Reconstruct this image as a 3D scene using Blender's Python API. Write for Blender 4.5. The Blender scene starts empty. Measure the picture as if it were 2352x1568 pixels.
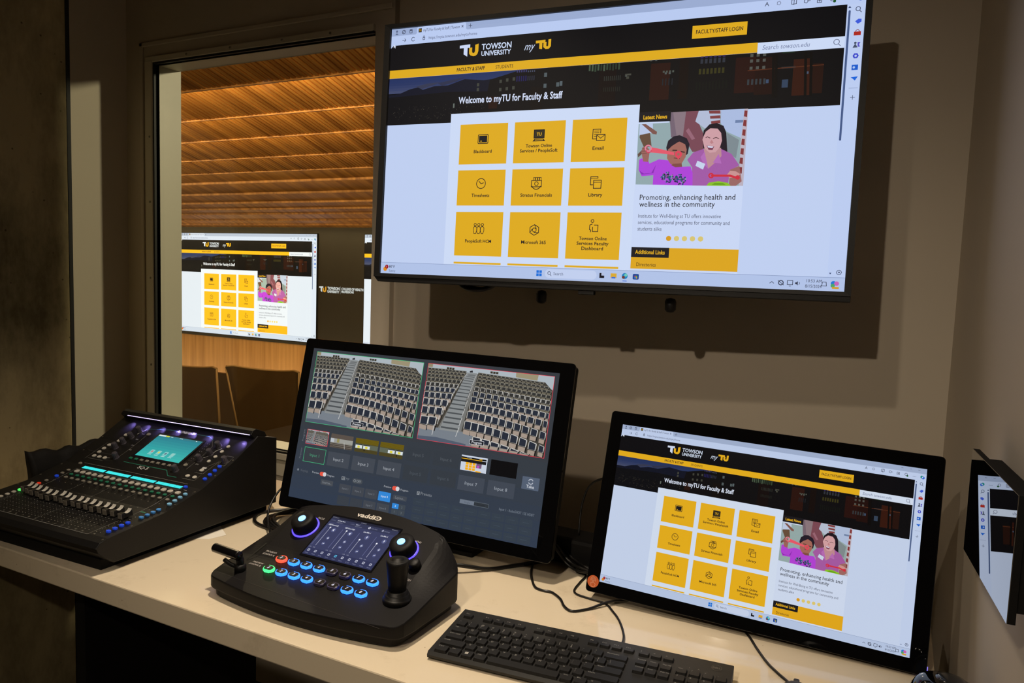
import bpy, bmesh, math, random
from mathutils import Vector, Matrix
from mathutils.geometry import tessellate_polygon
random.seed(7)
sc = bpy.context.scene
COL = sc.collection

# ---------------------------------------------------------------- camera
def cam_rotation(yaw, pitch, roll):
    f = Vector((-math.sin(yaw)*math.cos(pitch), math.cos(yaw)*math.cos(pitch), -math.sin(pitch)))
    r = Vector((math.cos(yaw), math.sin(yaw), 0.0))
    d = f.cross(r)
    r2 = r*math.cos(roll) + d*math.sin(roll)
    d2 = -r*math.sin(roll) + d*math.cos(roll)
    m = Matrix((r2, -d2, -f)).transposed()
    return m.to_4x4()
cam_data = bpy.data.cameras.new('camera')
cam = bpy.data.objects.new('camera', cam_data)
COL.objects.link(cam)
cam.matrix_world = Matrix.Translation((0, 0, 1.325)) @ cam_rotation(0.4737398, 0.08922279, -0.0348413)
cam_data.sensor_width = 36.0
cam_data.lens = 1735.0/2352.0*36.0
cam_data.clip_start = 0.02
cam_data.clip_end = 100
sc.camera = cam

# ---------------------------------------------------------------- world, lamps, exposure
w = bpy.data.worlds.new('world'); sc.world = w; w.use_nodes = True
w.node_tree.nodes['Background'].inputs['Color'].default_value = (1.0, 0.86, 0.66, 1)
w.node_tree.nodes['Background'].inputs['Strength'].default_value = 0.010
sc.view_settings.view_transform = 'Standard'
sc.view_settings.look = 'None'
sc.view_settings.exposure = 0.0
sc.view_settings.gamma = 1.0
sc.view_settings.use_curve_mapping = False

def spot(name, loc, target, power, color, size=80, blend=0.6, radius=0.03):
    d = bpy.data.lights.new(name, 'SPOT'); d.energy = power; d.color = color
    d.spot_size = math.radians(size); d.spot_blend = blend; d.shadow_soft_size = radius
    o = bpy.data.objects.new(name, d); COL.objects.link(o); o.location = loc
    o.rotation_euler = (Vector(target)-Vector(loc)).to_track_quat('-Z', 'Y').to_euler()
    return o
def area(name, loc, target, power, color, sx, sy):
    d = bpy.data.lights.new(name, 'AREA'); d.energy = power; d.color = color
    d.shape = 'RECTANGLE'; d.size = sx; d.size_y = sy
    o = bpy.data.objects.new(name, d); COL.objects.link(o); o.location = loc
    o.rotation_euler = (Vector(target)-Vector(loc)).to_track_quat('-Z', 'Y').to_euler()
    return o
WARM = (1.0, 0.845, 0.655)
# row of three recessed ceiling downlights of the booth, one metre apart
spot('downlight', (-0.47, -1.03, 2.38), (-0.50, 1.35, 0.55), 62, WARM, 72, 1.0, 0.022)
spot('downlight', (-0.53, 0.00, 2.44), (-0.45, 1.05, 0.745), 28, WARM, 76, 1.0, 0.026)
spot('downlight', (-0.80, 1.00, 2.47), (-0.95, 1.06, 0.745), 100, WARM, 76, 1.0, 0.030)
# lecture hall beyond the window: lamps of the hall plus added unseen fill lights
spot('hall_spot', (-4.2, 4.15, 2.62), (-1.35, 0.95, 0.75), 110, (1.0, 0.80, 0.50), 40, 0.5, 0.05)
spot('hall_spot', (0.6, 3.4, 2.55), (-2.2, 1.75, 1.45), 230, (1.0, 0.87, 0.58), 70, 0.8, 0.10)  # added spot that brightens the left window jamb
area('hall_fill', (-3.6, 2.25, 2.6), (-4.0, 2.9, 0.3), 26, (1.0, 0.68, 0.34), 2.5, 0.4)  # added fill for the near seat backs, no fixture there
ZL = [2.71, 2.71, 2.71, 2.67, 2.645, 2.63, 2.565, 2.51, 2.48, 2.46, 2.40, 2.36, 2.34]
for i, z_ in enumerate(ZL):
    yy = 3.4+0.9*i
    area('cove_lamp', (-4.6-1.05*i, yy+0.05, z_+0.05), (-4.6-1.05*i, yy+0.55, z_+0.19), (9, 60, 60, 50, 46, 40, 30, 26, 22, 20, 20, 22, 30)[i], (1.0, 0.74, 0.36), 5.0+0.8*i, 0.04)
area('hall_wall_fill', (-16.5, 13.0, -2.5), (-16.5, 15.1, -1.6), 150, (1.0, 0.76, 0.44), 14.0, 0.3)  # added strip near the floor to brighten the wood wall, hidden by seats
area('hall_fill', (-9.0, 8.0, 2.2), (-9.0, 8.4, 0.0), 300, (1.0, 0.76, 0.44), 6.0, 1.0)  # added fill for the hall floor and far wall, no fixture

# ---------------------------------------------------------------- helpers
def lin(c):
    out = []
    for v in c[:3]:
        v = v/255.0
        out.append(v/12.92 if v <= 0.04045 else ((v+0.055)/1.055)**2.4)
    return tuple(out)
MATS = {}
def mat(name, rgb, rough=0.5, metal=0.0, spec=0.5, emit=None, strength=1.0, bump=None, var=None, coat=0.0):
    """rgb 0-255 sRGB base colour; bump=(scale,strength); var=(scale,amount) colour variation"""
    m = bpy.data.materials.new(name); m.use_nodes = True
    nt = m.node_tree; b = nt.nodes['Principled BSDF']
    b.inputs['Base Color'].default_value = (*lin(rgb), 1)
    b.inputs['Roughness'].default_value = rough
    b.inputs['Metallic'].default_value = metal
    b.inputs['Specular IOR Level'].default_value = spec
    b.inputs['Coat Weight'].default_value = coat
    if emit is not None:
        b.inputs['Emission Color'].default_value = (*emit, 1)
        b.inputs['Emission Strength'].default_value = strength
    tc = nt.nodes.new('ShaderNodeTexCoord')
    if bump:
        n = nt.nodes.new('ShaderNodeTexNoise'); n.inputs['Scale'].default_value = bump[0]; n.inputs['Detail'].default_value = 4
        bp = nt.nodes.new('ShaderNodeBump'); bp.inputs['Strength'].default_value = bump[1]; bp.inputs['Distance'].default_value = 0.002
        nt.links.new(tc.outputs['Object'], n.inputs['Vector']); nt.links.new(n.outputs['Fac'], bp.inputs['Height'])
        nt.links.new(bp.outputs['Normal'], b.inputs['Normal'])
    if var:
        n = nt.nodes.new('ShaderNodeTexNoise'); n.inputs['Scale'].default_value = var[0]; n.inputs['Detail'].default_value = 5
        r = nt.nodes.new('ShaderNodeValToRGB')
        c = lin(rgb)
        r.color_ramp.elements[0].position = 0.3; r.color_ramp.elements[1].position = 0.7
        r.color_ramp.elements[0].color = (*[v*(1-var[1]) for v in c], 1)
        r.color_ramp.elements[1].color = (*[min(1, v*(1+var[1])) for v in c], 1)
        nt.links.new(tc.outputs['Object'], n.inputs['Vector']); nt.links.new(n.outputs['Fac'], r.inputs['Fac'])
        nt.links.new(r.outputs['Color'], b.inputs['Base Color'])
    MATS[name] = m
    return m

def tag(o, label=None, cat=None, group=None, kind=None):
    if label: o['label'] = label
    if cat: o['category'] = cat
    if group: o['group'] = group
    if kind: o['kind'] = kind
    return o
def thing(name, label, cat, loc=(0, 0, 0), rot=(0, 0, 0), group=None):
    o = bpy.data.objects.new(name, None); COL.objects.link(o)
    o.location = loc; o.rotation_euler = rot
    o.empty_display_size = 0.05
    return tag(o, label, cat, group)
def mesh_obj(name, bm, m, parent=None, smooth=False, loc=None, rot=None):
    me = bpy.data.meshes.new(name)
    bmesh.ops.recalc_face_normals(bm, faces=bm.faces[:])
    bm.to_mesh(me); bm.free()
    me.materials.append(m)
    if smooth:
        for p in me.polygons: p.use_smooth = True
    o = bpy.data.objects.new(name, me); COL.objects.link(o)
    if parent: o.parent = parent
    if loc is not None: o.location = loc
    if rot is not None: o.rotation_euler = rot
    return o
def inst(o, name, parent, loc, rot=(0, 0, 0), m=None):
    c = o.copy(); c.name = name; COL.objects.link(c); c.parent = parent
    c.location = loc; c.rotation_euler = rot
    return c
def struct(name, bm, m, smooth=False):
    o = mesh_obj(name, bm, m, smooth=smooth); o['kind'] = 'structure'; return o

def box(bm, lo, hi, bev=0.0, seg=2):
    vs = [bm.verts.new((x, y, z)) for z in (lo[2], hi[2]) for y in (lo[1], hi[1]) for x in (lo[0], hi[0])]
    q = [(0, 2, 3, 1), (4, 5, 7, 6), (0, 1, 5, 4), (2, 6, 7, 3), (0, 4, 6, 2), (1, 3, 7, 5)]
    fs = [bm.faces.new([vs[i] for i in f]) for f in q]
    if bev > 0:
        es = set(e for f in fs for e in f.edges)
        bmesh.ops.bevel(bm, geom=list(es), offset=bev, segments=seg, affect='EDGES', profile=0.5)
def boxbm(lo, hi, bev=0.0, seg=2):
    bm = bmesh.new(); box(bm, lo, hi, bev, seg); return bm
def prism(bm, pts, axis, a, b, bev=0.0):
    """pts 2D polygon extruded along axis ('x','y','z') from a to b"""
    def P(p, t):
        return {'x': (t, p[0], p[1]), 'y': (p[0], t, p[1]), 'z': (p[0], p[1], t)}[axis]
    v0 = [bm.verts.new(P(p, a)) for p in pts]; v1 = [bm.verts.new(P(p, b)) for p in pts]
    f = [bm.faces.new(v0), bm.faces.new(v1[::-1])]
    n = len(pts)
    for i in range(n):
        f.append(bm.faces.new((v0[i], v0[(i+1) % n], v1[(i+1) % n], v1[i])))
    if bev > 0:
        es = set(e for ff in f[:2] for e in ff.edges)
        bmesh.ops.bevel(bm, geom=list(es), offset=bev, segments=2, affect='EDGES', profile=0.5)
def lathe(bm, prof, n=24, c=(0, 0, 0), cap=True):
    """prof list of (r,z)"""
    rings = []
    for r, z in prof:
        if r < 1e-6:
            rings.append([bm.verts.new((c[0], c[1], c[2]+z))])
        else:
            rings.append([bm.verts.new((c[0]+r*math.cos(2*math.pi*i/n), c[1]+r*math.sin(2*math.pi*i/n), c[2]+z)) for i in range(n)])
    for a, b in zip(rings, rings[1:]):
        for i in range(n):
            j = (i+1) % n
            if len(a) == 1 and len(b) == 1: continue
            if len(a) == 1: bm.faces.new((a[0], b[i], b[j]))
            elif len(b) == 1: bm.faces.new((a[i], a[j], b[0]))
            else: bm.faces.new((a[i], a[j], b[j], b[i]))
    if cap:
        if len(rings[0]) > 1: bm.faces.new(rings[0][::-1])
        if len(rings[-1]) > 1: bm.faces.new(rings[-1])
def smooth_path(pts, sub=6):
    pts = [Vector(p) for p in pts]; out = []
    n = len(pts)
    for i in range(n-1):
        p0 = pts[max(i-1, 0)]; p1 = pts[i]; p2 = pts[i+1]; p3 = pts[min(i+2, n-1)]
        for k in range(sub):
            t = k/sub
            out.append(0.5*((2*p1)+(-p0+p2)*t+(2*p0-5*p1+4*p2-p3)*t*t+(-p0+3*p1-3*p2+p3)*t**3))
    out.append(pts[-1]); return out
def tube(bm, pts, r, n=8, sub=6):
    pts = smooth_path(pts, sub) if sub > 1 else [Vector(p) for p in pts]
    rings = []
    up = Vector((0, 0, 1))
    prev = None
    for i, p in enumerate(pts):
        t = (pts[min(i+1, len(pts)-1)]-pts[max(i-1, 0)]).normalized()
        a = prev if prev is not None else (up if abs(t.z) < 0.9 else Vector((1, 0, 0)))
        s = t.cross(a)
        if s.length < 1e-5: s = t.cross(Vector((0, 1, 0.1)))
        s.normalize(); u = s.cross(t).normalized(); prev = u
        rings.append([bm.verts.new(p + (s*math.cos(2*math.pi*k/n)+u*math.sin(2*math.pi*k/n))*r) for k in range(n)])
    for a, b in zip(rings, rings[1:]):
        for k in range(n):
            bm.faces.new((a[k], a[(k+1) % n], b[(k+1) % n], b[k]))
    bm.faces.new(rings[0][::-1]); bm.faces.new(rings[-1])
def rounded_rect(cx, cy, w, h, r, n=5):
    pts = []
    for (sx, sy, a0) in ((1, 1, 0), (-1, 1, 90), (-1, -1, 180), (1, -1, 270)):
        for k in range(n+1):
            a = math.radians(a0+90*k/n)
            pts.append((cx+sx*(w/2-r)+r*math.cos(a), cy+sy*(h/2-r)+r*math.sin(a)))
    return pts

# ---------------------------------------------------------------- text as triangles
TXT = {}
def text_tris(s, bold=0.0, shear=0.0):
    key = (s, bold, shear)
    if key in TXT: return TXT[key]
    cu = bpy.data.curves.new('glyphs', 'FONT'); cu.body = s; cu.size = 1.0; cu.offset = bold; cu.shear = shear
    cu.resolution_u = 2
    o = bpy.data.objects.new('glyphs', cu); COL.objects.link(o)
    dg = bpy.context.evaluated_depsgraph_get(); dg.update()
    me = o.evaluated_get(dg).to_mesh()
    me.calc_loop_triangles()
    vs = [(v.co.x, v.co.y) for v in me.vertices]
    tris = [tuple(vs[i] for i in t.vertices) for t in me.loop_triangles]
    o.evaluated_get(dg).to_mesh_clear()
    bpy.data.objects.remove(o); bpy.data.curves.remove(cu)
    xs = [p[0] for t in tris for p in t] or [0, 1]
    TXT[key] = (tris, min(xs), max(xs))
    return TXT[key]

# ---------------------------------------------------------------- flat graphics (screens, legends)
class Canvas:
    """flat coloured shapes in pixel units (y down); overlapping shapes get their own thin layer"""
    def __init__(s): s.items = []; s.bb = []; s.T = [(0, 0, 1, 1)]
    def push(s, x, y, sx, sy):
        ox, oy, ax, ay = s.T[-1]; s.T.append((ox+x*ax, oy+y*ay, ax*sx, ay*sy))
    def pop(s): s.T.pop()
    def tris(s, tr, col, base=None):
        ox, oy, ax, ay = s.T[-1]
        tr = [[(ox+x*ax, oy+y*ay) for x, y in t] for t in tr]
        if not tr: return 0
        xs = [p[0] for t in tr for p in t]; ys = [p[1] for t in tr for p in t]
        b = (min(xs), min(ys), max(xs), max(ys)); L = 0
        if base is None:
            e = 0.01
            for (x0, y0, x1, y1, l) in s.bb:
                if l >= L and x0 < b[2]-e and x1 > b[0]+e and y0 < b[3]-e and y1 > b[1]+e: L = l+1
        else: L = base
        s.bb.append((*b, L)); s.items.append((tr, lin(col), L)); return L
    def poly(s, pts, col, base=None):
        t = tessellate_polygon([[Vector((p[0], p[1], 0)) for p in pts]])
        return s.tris([[pts[i] for i in f] for f in t], col, base)
    def rect(s, x0, y0, x1, y1, col, base=None):
        return s.tris([[(x0, y0), (x1, y0), (x1, y1)], [(x0, y0), (x1, y1), (x0, y1)]], col, base)
    def rrect(s, x0, y0, x1, y1, r, col, base=None):
        return s.poly(rounded_rect((x0+x1)/2, (y0+y1)/2, x1-x0, y1-y0, r, 4), col, base)
    def line(s, pts, wd, col, closed=False, base=None):
        tr = []
        pp = list(pts)+([pts[0]] if closed else [])
        for (x0, y0), (x1, y1) in zip(pp, pp[1:]):
            dx, dy = x1-x0, y1-y0; l = math.hypot(dx, dy) or 1
            nx, ny = -dy/l*wd/2, dx/l*wd/2; ex, ey = dx/l*wd*0.3, dy/l*wd*0.3
            a, b, c, d = (x0+nx-ex, y0+ny-ey), (x1+nx+ex, y1+ny+ey), (x1-nx+ex, y1-ny+ey), (x0-nx-ex, y0-ny-ey)
            tr += [[a, b, c], [a, c, d]]
        return s.tris(tr, col, base)
    def circ(s, x, y, r, col, ry=None, n=18, base=None):
        ry = ry or r
        return s.poly([(x+r*math.cos(2*math.pi*i/n), y+ry*math.sin(2*math.pi*i/n)) for i in range(n)], col, base)
    def ring(s, x, y, r, wd, col, a0=0, a1=360, n=20, base=None):
        return s.line([(x+r*math.cos(math.radians(a0+(a1-a0)*i/n)), y+r*math.sin(math.radians(a0+(a1-a0)*i/n))) for i in range(n+1)], wd, col, base=base)
    def text(s, txt, x, y, size, col, width=None, bold=0.0, shear=0.0, align='l', base=None, rot=0):
        """baseline y; size = em height in px; width fits horizontally"""
        tr, x0, x1 = text_tris(txt, bold, shear)
        sx = size if width is None else width/(x1-x0)
        off = x if align == 'l' else x-(x1-x0)*sx/2
        if rot == 90:
            return s.tris([[(x+(-(-p[1])*size)*-1, y-(p[0]-(x0+x1)/2)*sx) for p in t] for t in tr], col, base)
        return s.tris([[(off+(p[0]-x0)*sx, y-p[1]*size) for p in t] for t in tr], col, base)
    def build(s, name, W, H, w, h, m, parent, gap=5e-5, off=0.0, fn=None):
        """mesh w x h metres centred on x, z up, facing -y; fn maps (x,y,layer offset) to 3D instead"""
        verts = []; faces = []; cols = []
        for tr, c, L in s.items:
            for t in tr:
                i = len(verts)
                # orient
                a = (t[1][0]-t[0][0])*(t[2][1]-t[0][1])-(t[1][1]-t[0][1])*(t[2][0]-t[0][0])
                if abs(a) < 1e-9: continue
                if a > 0: t = (t[0], t[2], t[1])
                for p in t:
                    if fn: verts.append(fn(p[0], p[1], off+L*gap))
                    else: verts.append(((p[0]/W-0.5)*w, -(off+L*gap), (0.5-p[1]/H)*h))
                faces.append((i, i+1, i+2)); cols.append(c)
        me = bpy.data.meshes.new(name); me.from_pydata(verts, [], faces)
        ca = me.color_attributes.new('Col', 'FLOAT_COLOR', 'CORNER')
        buf = []
        for c in cols: buf += [c[0], c[1], c[2], 1.0]*3
        ca.data.foreach_set('color', buf)
        me.materials.append(m); me.update()
        o = bpy.data.objects.new(name, me); COL.objects.link(o)
        if parent: o.parent = parent
        return o
def screen_mat(name, strength, rough=0.12, spec=0.5, tint=(1, 1, 1)):
    m = bpy.data.materials.new(name); m.use_nodes = True; nt = m.node_tree; b = nt.nodes['Principled BSDF']
    a = nt.nodes.new('ShaderNodeAttribute'); a.attribute_name = 'Col'
    mx = nt.nodes.new('ShaderNodeMix'); mx.data_type = 'RGBA'; mx.blend_type = 'MULTIPLY'; mx.inputs[0].default_value = 1
    mx.inputs[7].default_value = (*tint, 1)
    nt.links.new(a.outputs['Color'], mx.inputs[6]); nt.links.new(mx.outputs[2], b.inputs['Emission Color'])
    b.inputs['Emission Strength'].default_value = strength
    b.inputs['Base Color'].default_value = (0.004, 0.004, 0.005, 1)
    b.inputs['Roughness'].default_value = rough; b.inputs['Specular IOR Level'].default_value = spec
    return m
def paint_mat(name, rough=0.5):
    m = bpy.data.materials.new(name); m.use_nodes = True; nt = m.node_tree; b = nt.nodes['Principled BSDF']
    a = nt.nodes.new('ShaderNodeAttribute'); a.attribute_name = 'Col'
    nt.links.new(a.outputs['Color'], b.inputs['Base Color']); b.inputs['Roughness'].default_value = rough
    return m

# ---------------------------------------------------------------- the web page shown on the screens (1920 x 1080 units)
GOLD = (245, 186, 30); INK = (28, 26, 30); PAGE = (212, 226, 250); WHITE = (226, 238, 255); BLK = (10, 10, 14)
def tu_logo(c, x, y, k, gold=GOLD, white=(225, 235, 255)):
    """TU mark, top-left x,y, height about 50k"""
    P = lambda l: [(x+a*k, y+b*k) for a, b in l]
    c.poly(P([(0, 2), (50, 0), (50, 14), (38, 14), (38, 51), (20, 40), (20, 14), (0, 14)]), white)
    c.poly(P([(46, 14), (60, 14), (60, 30), (62, 36), (67, 38), (72, 36), (74, 30), (74, 4), (90, 0), (90, 31), (86, 43), (77, 50), (66, 51), (54, 47), (47, 40), (46, 30)]), gold)
def photo(c):
    """photo of a child and a woman blowing bubbles, 2195 x 1568 crop units"""
    c.poly([(130, 330), (705, 310), (705, 118), (2100, 85), (2035, 1495), (85, 1478)], (160, 182, 178))
    c.poly([(705, 118), (1250, 105), (1100, 600), (740, 590)], (128, 108, 118))
    c.poly([(775, 118), (1010, 112), (985, 560), (840, 560)], (150, 128, 132))
    c.poly([(1010, 112), (1250, 105), (1200, 230), (1340, 560), (1330, 860), (1130, 860), (960, 560)], (132, 78, 88))
    c.poly([(1060, 420), (1180, 620), (1120, 640), (1010, 470)], (165, 110, 122))
    c.poly([(1240, 105), (1640, 97), (1600, 380), (1350, 430), (1180, 300)], (196, 205, 222))
    for a in range(4):
        c.poly([(1420+20*a, 110+95*a), (1620, 105+90*a), (1625, 165+88*a), (1430+15*a, 160+95*a)], (140, 66, 66))
    c.poly([(1640, 97), (2040, 88), (1990, 620), (1740, 500), (1625, 330)], (188, 204, 232))
    c.poly([(1885, 290), (2020, 290), (2020, 335), (1880, 340)], (120, 140, 175))
    c.poly([(1740, 520), (1950, 650), (1900, 980), (1750, 880)], (138, 150, 150))
    c.poly([(2040, 90), (2100, 88), (2035, 1495), (1950, 1480), (1975, 700)], (205, 192, 198))
    for a in range(7):
        y = 120+170*a; x = 2040-14*a
        c.poly([(x, y), (x+50, y+5), (x+44, y+120), (x-12, y+105)], (142, 58, 58))
    # people in the back
    c.poly([(150, 333), (400, 326), (400, 500), (140, 540)], (205, 218, 240))
    c.poly([(190, 333), (270, 333), (480, 480), (470, 530), (400, 520)], (138, 92, 80))
    c.poly([(160, 535), (350, 500), (380, 760), (230, 760), (150, 580)], (112, 84, 62))
    c.poly([(118, 900), (200, 820), (250, 850), (130, 960)], (110, 84, 70))
    # woman
    c.poly([(1310, 640), (1330, 470), (1430, 360), (1560, 335), (1680, 390), (1730, 520), (1750, 860), (1640, 950), (1600, 860), (1330, 800)], (34, 24, 34))
    c.poly([(1040, 1010), (1150, 870), (1330, 810), (1450, 860), (1640, 810), (1820, 900), (1960, 1110), (1800, 1200), (1760, 1490), (1140, 1485), (1130, 1150)], (178, 98, 172))
    c.poly([(1340, 800), (1640, 790), (1650, 940), (1540, 1060), (1420, 1170), (1350, 1000)], (206, 150, 152))
    c.poly([(1310, 640), (1345, 500), (1450, 425), (1570, 430), (1640, 520), (1655, 660), (1620, 780), (1540, 870), (1440, 880), (1350, 800)], (226, 172, 172))
    c.line([(1370, 600), (1400, 588), (1445, 610)], 12, (70, 36, 44)); c.line([(1500, 620), (1550, 600), (1600, 622)], 12, (70, 36, 44))
    c.poly([(1440, 690), (1475, 640), (1510, 700), (1470, 715)], (205, 140, 140))
    c.poly([(1385, 745), (1520, 765), (1490, 830), (1420, 825)], (130, 62, 84)); c.poly([(1398, 750), (1510, 768), (1485, 792), (1410, 782)], (235, 232, 245))
    c.poly([(1320, 600), (1345, 480), (1450, 400), (1600, 370), (1590, 440), (1450, 432), (1370, 490)], (34, 24, 34))
    c.poly([(1350, 860), (1420, 1180), (1330, 1080), (1280, 960)], (196, 116, 190)); c.poly([(1600, 900), (1650, 1080), (1500, 1060)], (196, 116, 190))
    c.poly([(1225, 1025), (1365, 1085), (1325, 1190), (1190, 1120)], (218, 230, 246))
    c.poly([(1800, 1190), (1960, 1120), (2000, 1400), (1900, 1490), (1780, 1485)], (170, 112, 104))
    c.poly([(1740, 1290), (1800, 1210), (1900, 1220), (1980, 1270), (1900, 1330), (1790, 1340)], (222, 160, 152))
    c.line([(1480, 1300), (1800, 1300), (1930, 1340)], 40, (226, 50, 66)); c.ring(1470, 1300, 38, 22, (226, 50, 66)); c.circ(1930, 1330, 40, (226, 50, 66))
    # child
    c.poly([(655, 780), (690, 650), (790, 570), (900, 550), (1030, 610), (1080, 720), (1050, 900), (960, 960), (680, 900)], (36, 28, 40))
    c.poly([(150, 1010), (190, 980), (330, 1030), (340, 1080), (520, 1000), (700, 1020), (900, 1140), (1100, 1130), (1140, 1250), (1140, 1485), (410, 1480), (420, 1300), (200, 1320), (140, 1200)], (192, 72, 224))
    c.poly([(150, 1210), (200, 1290), (420, 1260), (470, 1100), (380, 1260), (240, 1270)], (150, 48, 184))
    c.poly([(680, 860), (700, 780), (790, 700), (900, 670), (1000, 720), (1030, 820), (1010, 960), (940, 1080), (840, 1140), (730, 1080), (670, 980)], (176, 112, 96))
    c.poly([(780, 1085), (940, 1075), (950, 1140), (830, 1150), (750, 1110)], (140, 82, 72))
    c.poly([(700, 810), (760, 750), (900, 660), (1020, 730), (1060, 700), (950, 600), (760, 610), (670, 760)], (40, 32, 44))
    c.line([(775, 830), (850, 832)], 20, (40, 24, 30)); c.line([(925, 856), (990, 868)], 20, (40, 24, 30))
    c.line([(800, 975), (900, 985)], 14, (110, 50, 54))
    c.poly([(210, 770), (290, 750), (350, 830), (320, 1050), (225, 1040), (190, 860)], (168, 108, 96))
    for a in range(3): c.line([(205, 800+45*a), (290, 800+40*a)], 12, (130, 78, 70))
    c.poly([(370, 770), (480, 790), (800, 870), (800, 920), (480, 880), (360, 870)], (250, 96, 112))
    c.ring(880, 905, 45, 36, (245, 76, 96)); c.poly([(830, 950), (930, 950), (880, 1000)], (245, 76, 96))
    c.ring(320, 790, 55, 24, (250, 140, 160)); c.ring(330, 830, 45, 16, (235, 70, 96), 0, 180)
    for k in range(70):
        a = random.random()*6.28; r = random.random()**0.5
        for cx, cy in ((680, 1340), (910, 1380)):
            x = cx+r*115*math.cos(a); y = cy+r*100*math.sin(a)
            if y < 1470: c.circ(x, y, 16, random.choice([(30, 70, 120), (20, 120, 130), (60, 60, 80), (160, 170, 190), (20, 24, 50), (120, 90, 120)]), n=5, base=30+k % 9)
    c.poly([(1390, 1485), (1430, 1430), (1600, 1400), (1760, 1430), (1815, 1488)], (150, 210, 40)); c.poly([(1480, 1470), (1530, 1435), (1680, 1435), (1730, 1470)], (110, 175, 24))
    for k in range(3): pass
def hero(c):
    y0, y1 = 217, 422
    c.rect(0, y0, 1862, y1, (11, 11, 14))
    n = 12
    sky = [(38, 54, 98), (40, 56, 100), (44, 58, 100), (52, 64, 104), (60, 70, 106), (70, 78, 108)]
    for i in range(6): c.rect(0, y0+i*11, 700-40*i, y0+i*11+12, sky[i])
    c.poly([(0, 290), (60, 284), (110, 268), (150, 262), (175, 274), (230, 262), (300, 262), (380, 240), (470, 250), (560, 244), (620, 225), (760, 217), (900, 217), (900, 422), (0, 422)], (16, 20, 36))
    c.poly([(140, 258), (200, 248), (260, 246), (230, 256), (170, 270)], (58, 62, 84)); c.poly([(250, 250), (330, 238), (380, 232), (340, 248), (270, 262)], (50, 54, 78))
    c.poly([(0, 300), (300, 290), (560, 300), (700, 290), (700, 422), (0, 422)], (11, 12, 16))
    c.poly([(500, 250), (640, 218), (1862, 218), (1862, 422), (470, 422)], (13, 12, 14))
    # brick wings lit from below
    c.push(0, -9, 1, 1)
    for x0, x1, a, b, col in ((500, 540, 330, 380, (60, 28, 16)), (690, 740, 300, 420, (26, 18, 16)), (980, 1050, 240, 400, (30, 16, 14)), (1185, 1260, 240, 380, (66, 28, 18)), (1295, 1330, 230, 380, (30, 16, 12)), (1500, 1570, 240, 370, (62, 24, 18)), (1570, 1640, 245, 380, (52, 22, 16)), (1700, 1760, 260, 390, (84, 36, 20)), (1765, 1800, 280, 385, (60, 28, 18))):
        c.rect(x0, a, x1, b, tuple(v*0.68 for v in col))
    def win(x, y, w, h, col): c.rect(x, y, x+w*0.8, y+h*0.85, tuple(v*0.58 for v in col))
    for (x, y) in ((545, 262), (575, 258), (605, 256), (545, 296), (575, 294), (605, 292), (440, 270), (440, 290)): win(x, y, 14, 16, (120, 122, 104))
    for (x, y) in ((745, 246), (745, 290), (800, 288)): win(x, y, 16, 20, (150, 168, 168)); 
    win(815, 284, 14, 22, (160, 180, 182))
    for k in range(5): win(622+k*10, 222, 7, 18, (112, 110, 190)); win(622+k*10, 252, 7, 26, (60, 54, 140))
    for k in range(4): win(672+k*9, 232, 6, 8, (130, 140, 170)); win(672+k*9, 254, 5, 22, (90, 96, 120))
    for k in range(11): win(935+k*12, 226+(k % 3)*2, 9, 30, random.choice([(96, 128, 92), (130, 160, 120), (70, 96, 70)]))
    for k in range(9): win(1000+k*8, 276, 4, 22, (86, 92, 80)); win(1000+k*8, 320, 4, 20, (60, 62, 50))
    for (x, y) in ((1085, 275), (1240, 276), (1255, 276), (1180, 222), (1200, 222)): win(x, y, 10, 9, (150, 160, 150))
    win(1085, 272, 30, 8, (130, 130, 110)); win(1090, 282, 14, 12, (120, 120, 100))
    for k in range(4): win(1232+k*12, 270, 9, 9, (140, 150, 130)); win(1232+k*12, 300, 5, 30, (60, 66, 74))
    for k in range(6): win(1372+k*16, 221, 12, 14, (80, 66, 150)); win(1372+k*16, 236, 12, 20, (86, 92, 104))
    for k in range(7): win(1368+k*14, 272, 11, 24, (104, 98, 40)); 
    for k in range(10): win(1360+k*12, 320, 7, 36, (28, 34, 26))
    for k in range(3):
        for j, yy in enumerate((230, 250, 276)): win(1550+k*22, yy, 13, 13, (150, 152, 136))
    for k in range(5): win(1545+k*14, 322, 9, 24, (96, 106, 110))
    win(1660, 222, 52, 16, (46, 76, 50)); win(1660, 284, 60, 8, (84, 84, 84))
    win(1610, 326, 12, 16, (110, 140, 180)); win(1665, 330, 26, 34, (96, 122, 156)); win(1745, 306, 9, 10, (130, 150, 180))
    c.line([(1545, 290), (1800, 286)], 3, (96, 50, 28))
    for x in (1630, 1640, 1738, 1756): c.line([(x, 240), (x+8, 390)], 9, (12, 9, 8))
    for k in range(130):
        x = random.uniform(20, 500); y = random.uniform(350, 410)
        c.rect(x, y, x+2.2, y+2.6, random.choice([(90, 84, 66), (70, 66, 60), (110, 100, 84)]), base=9)
    for k in range(50):
        x = random.uniform(500, 1500); y = random.uniform(330, 384)
        c.rect(x, y, x+3, y+4, random.choice([(110, 104, 84), (80, 76, 66), (120, 120, 110)]), base=9)
    c.rect(330, 350, 337, 368, (110, 118, 106))
    c.pop()
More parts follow.
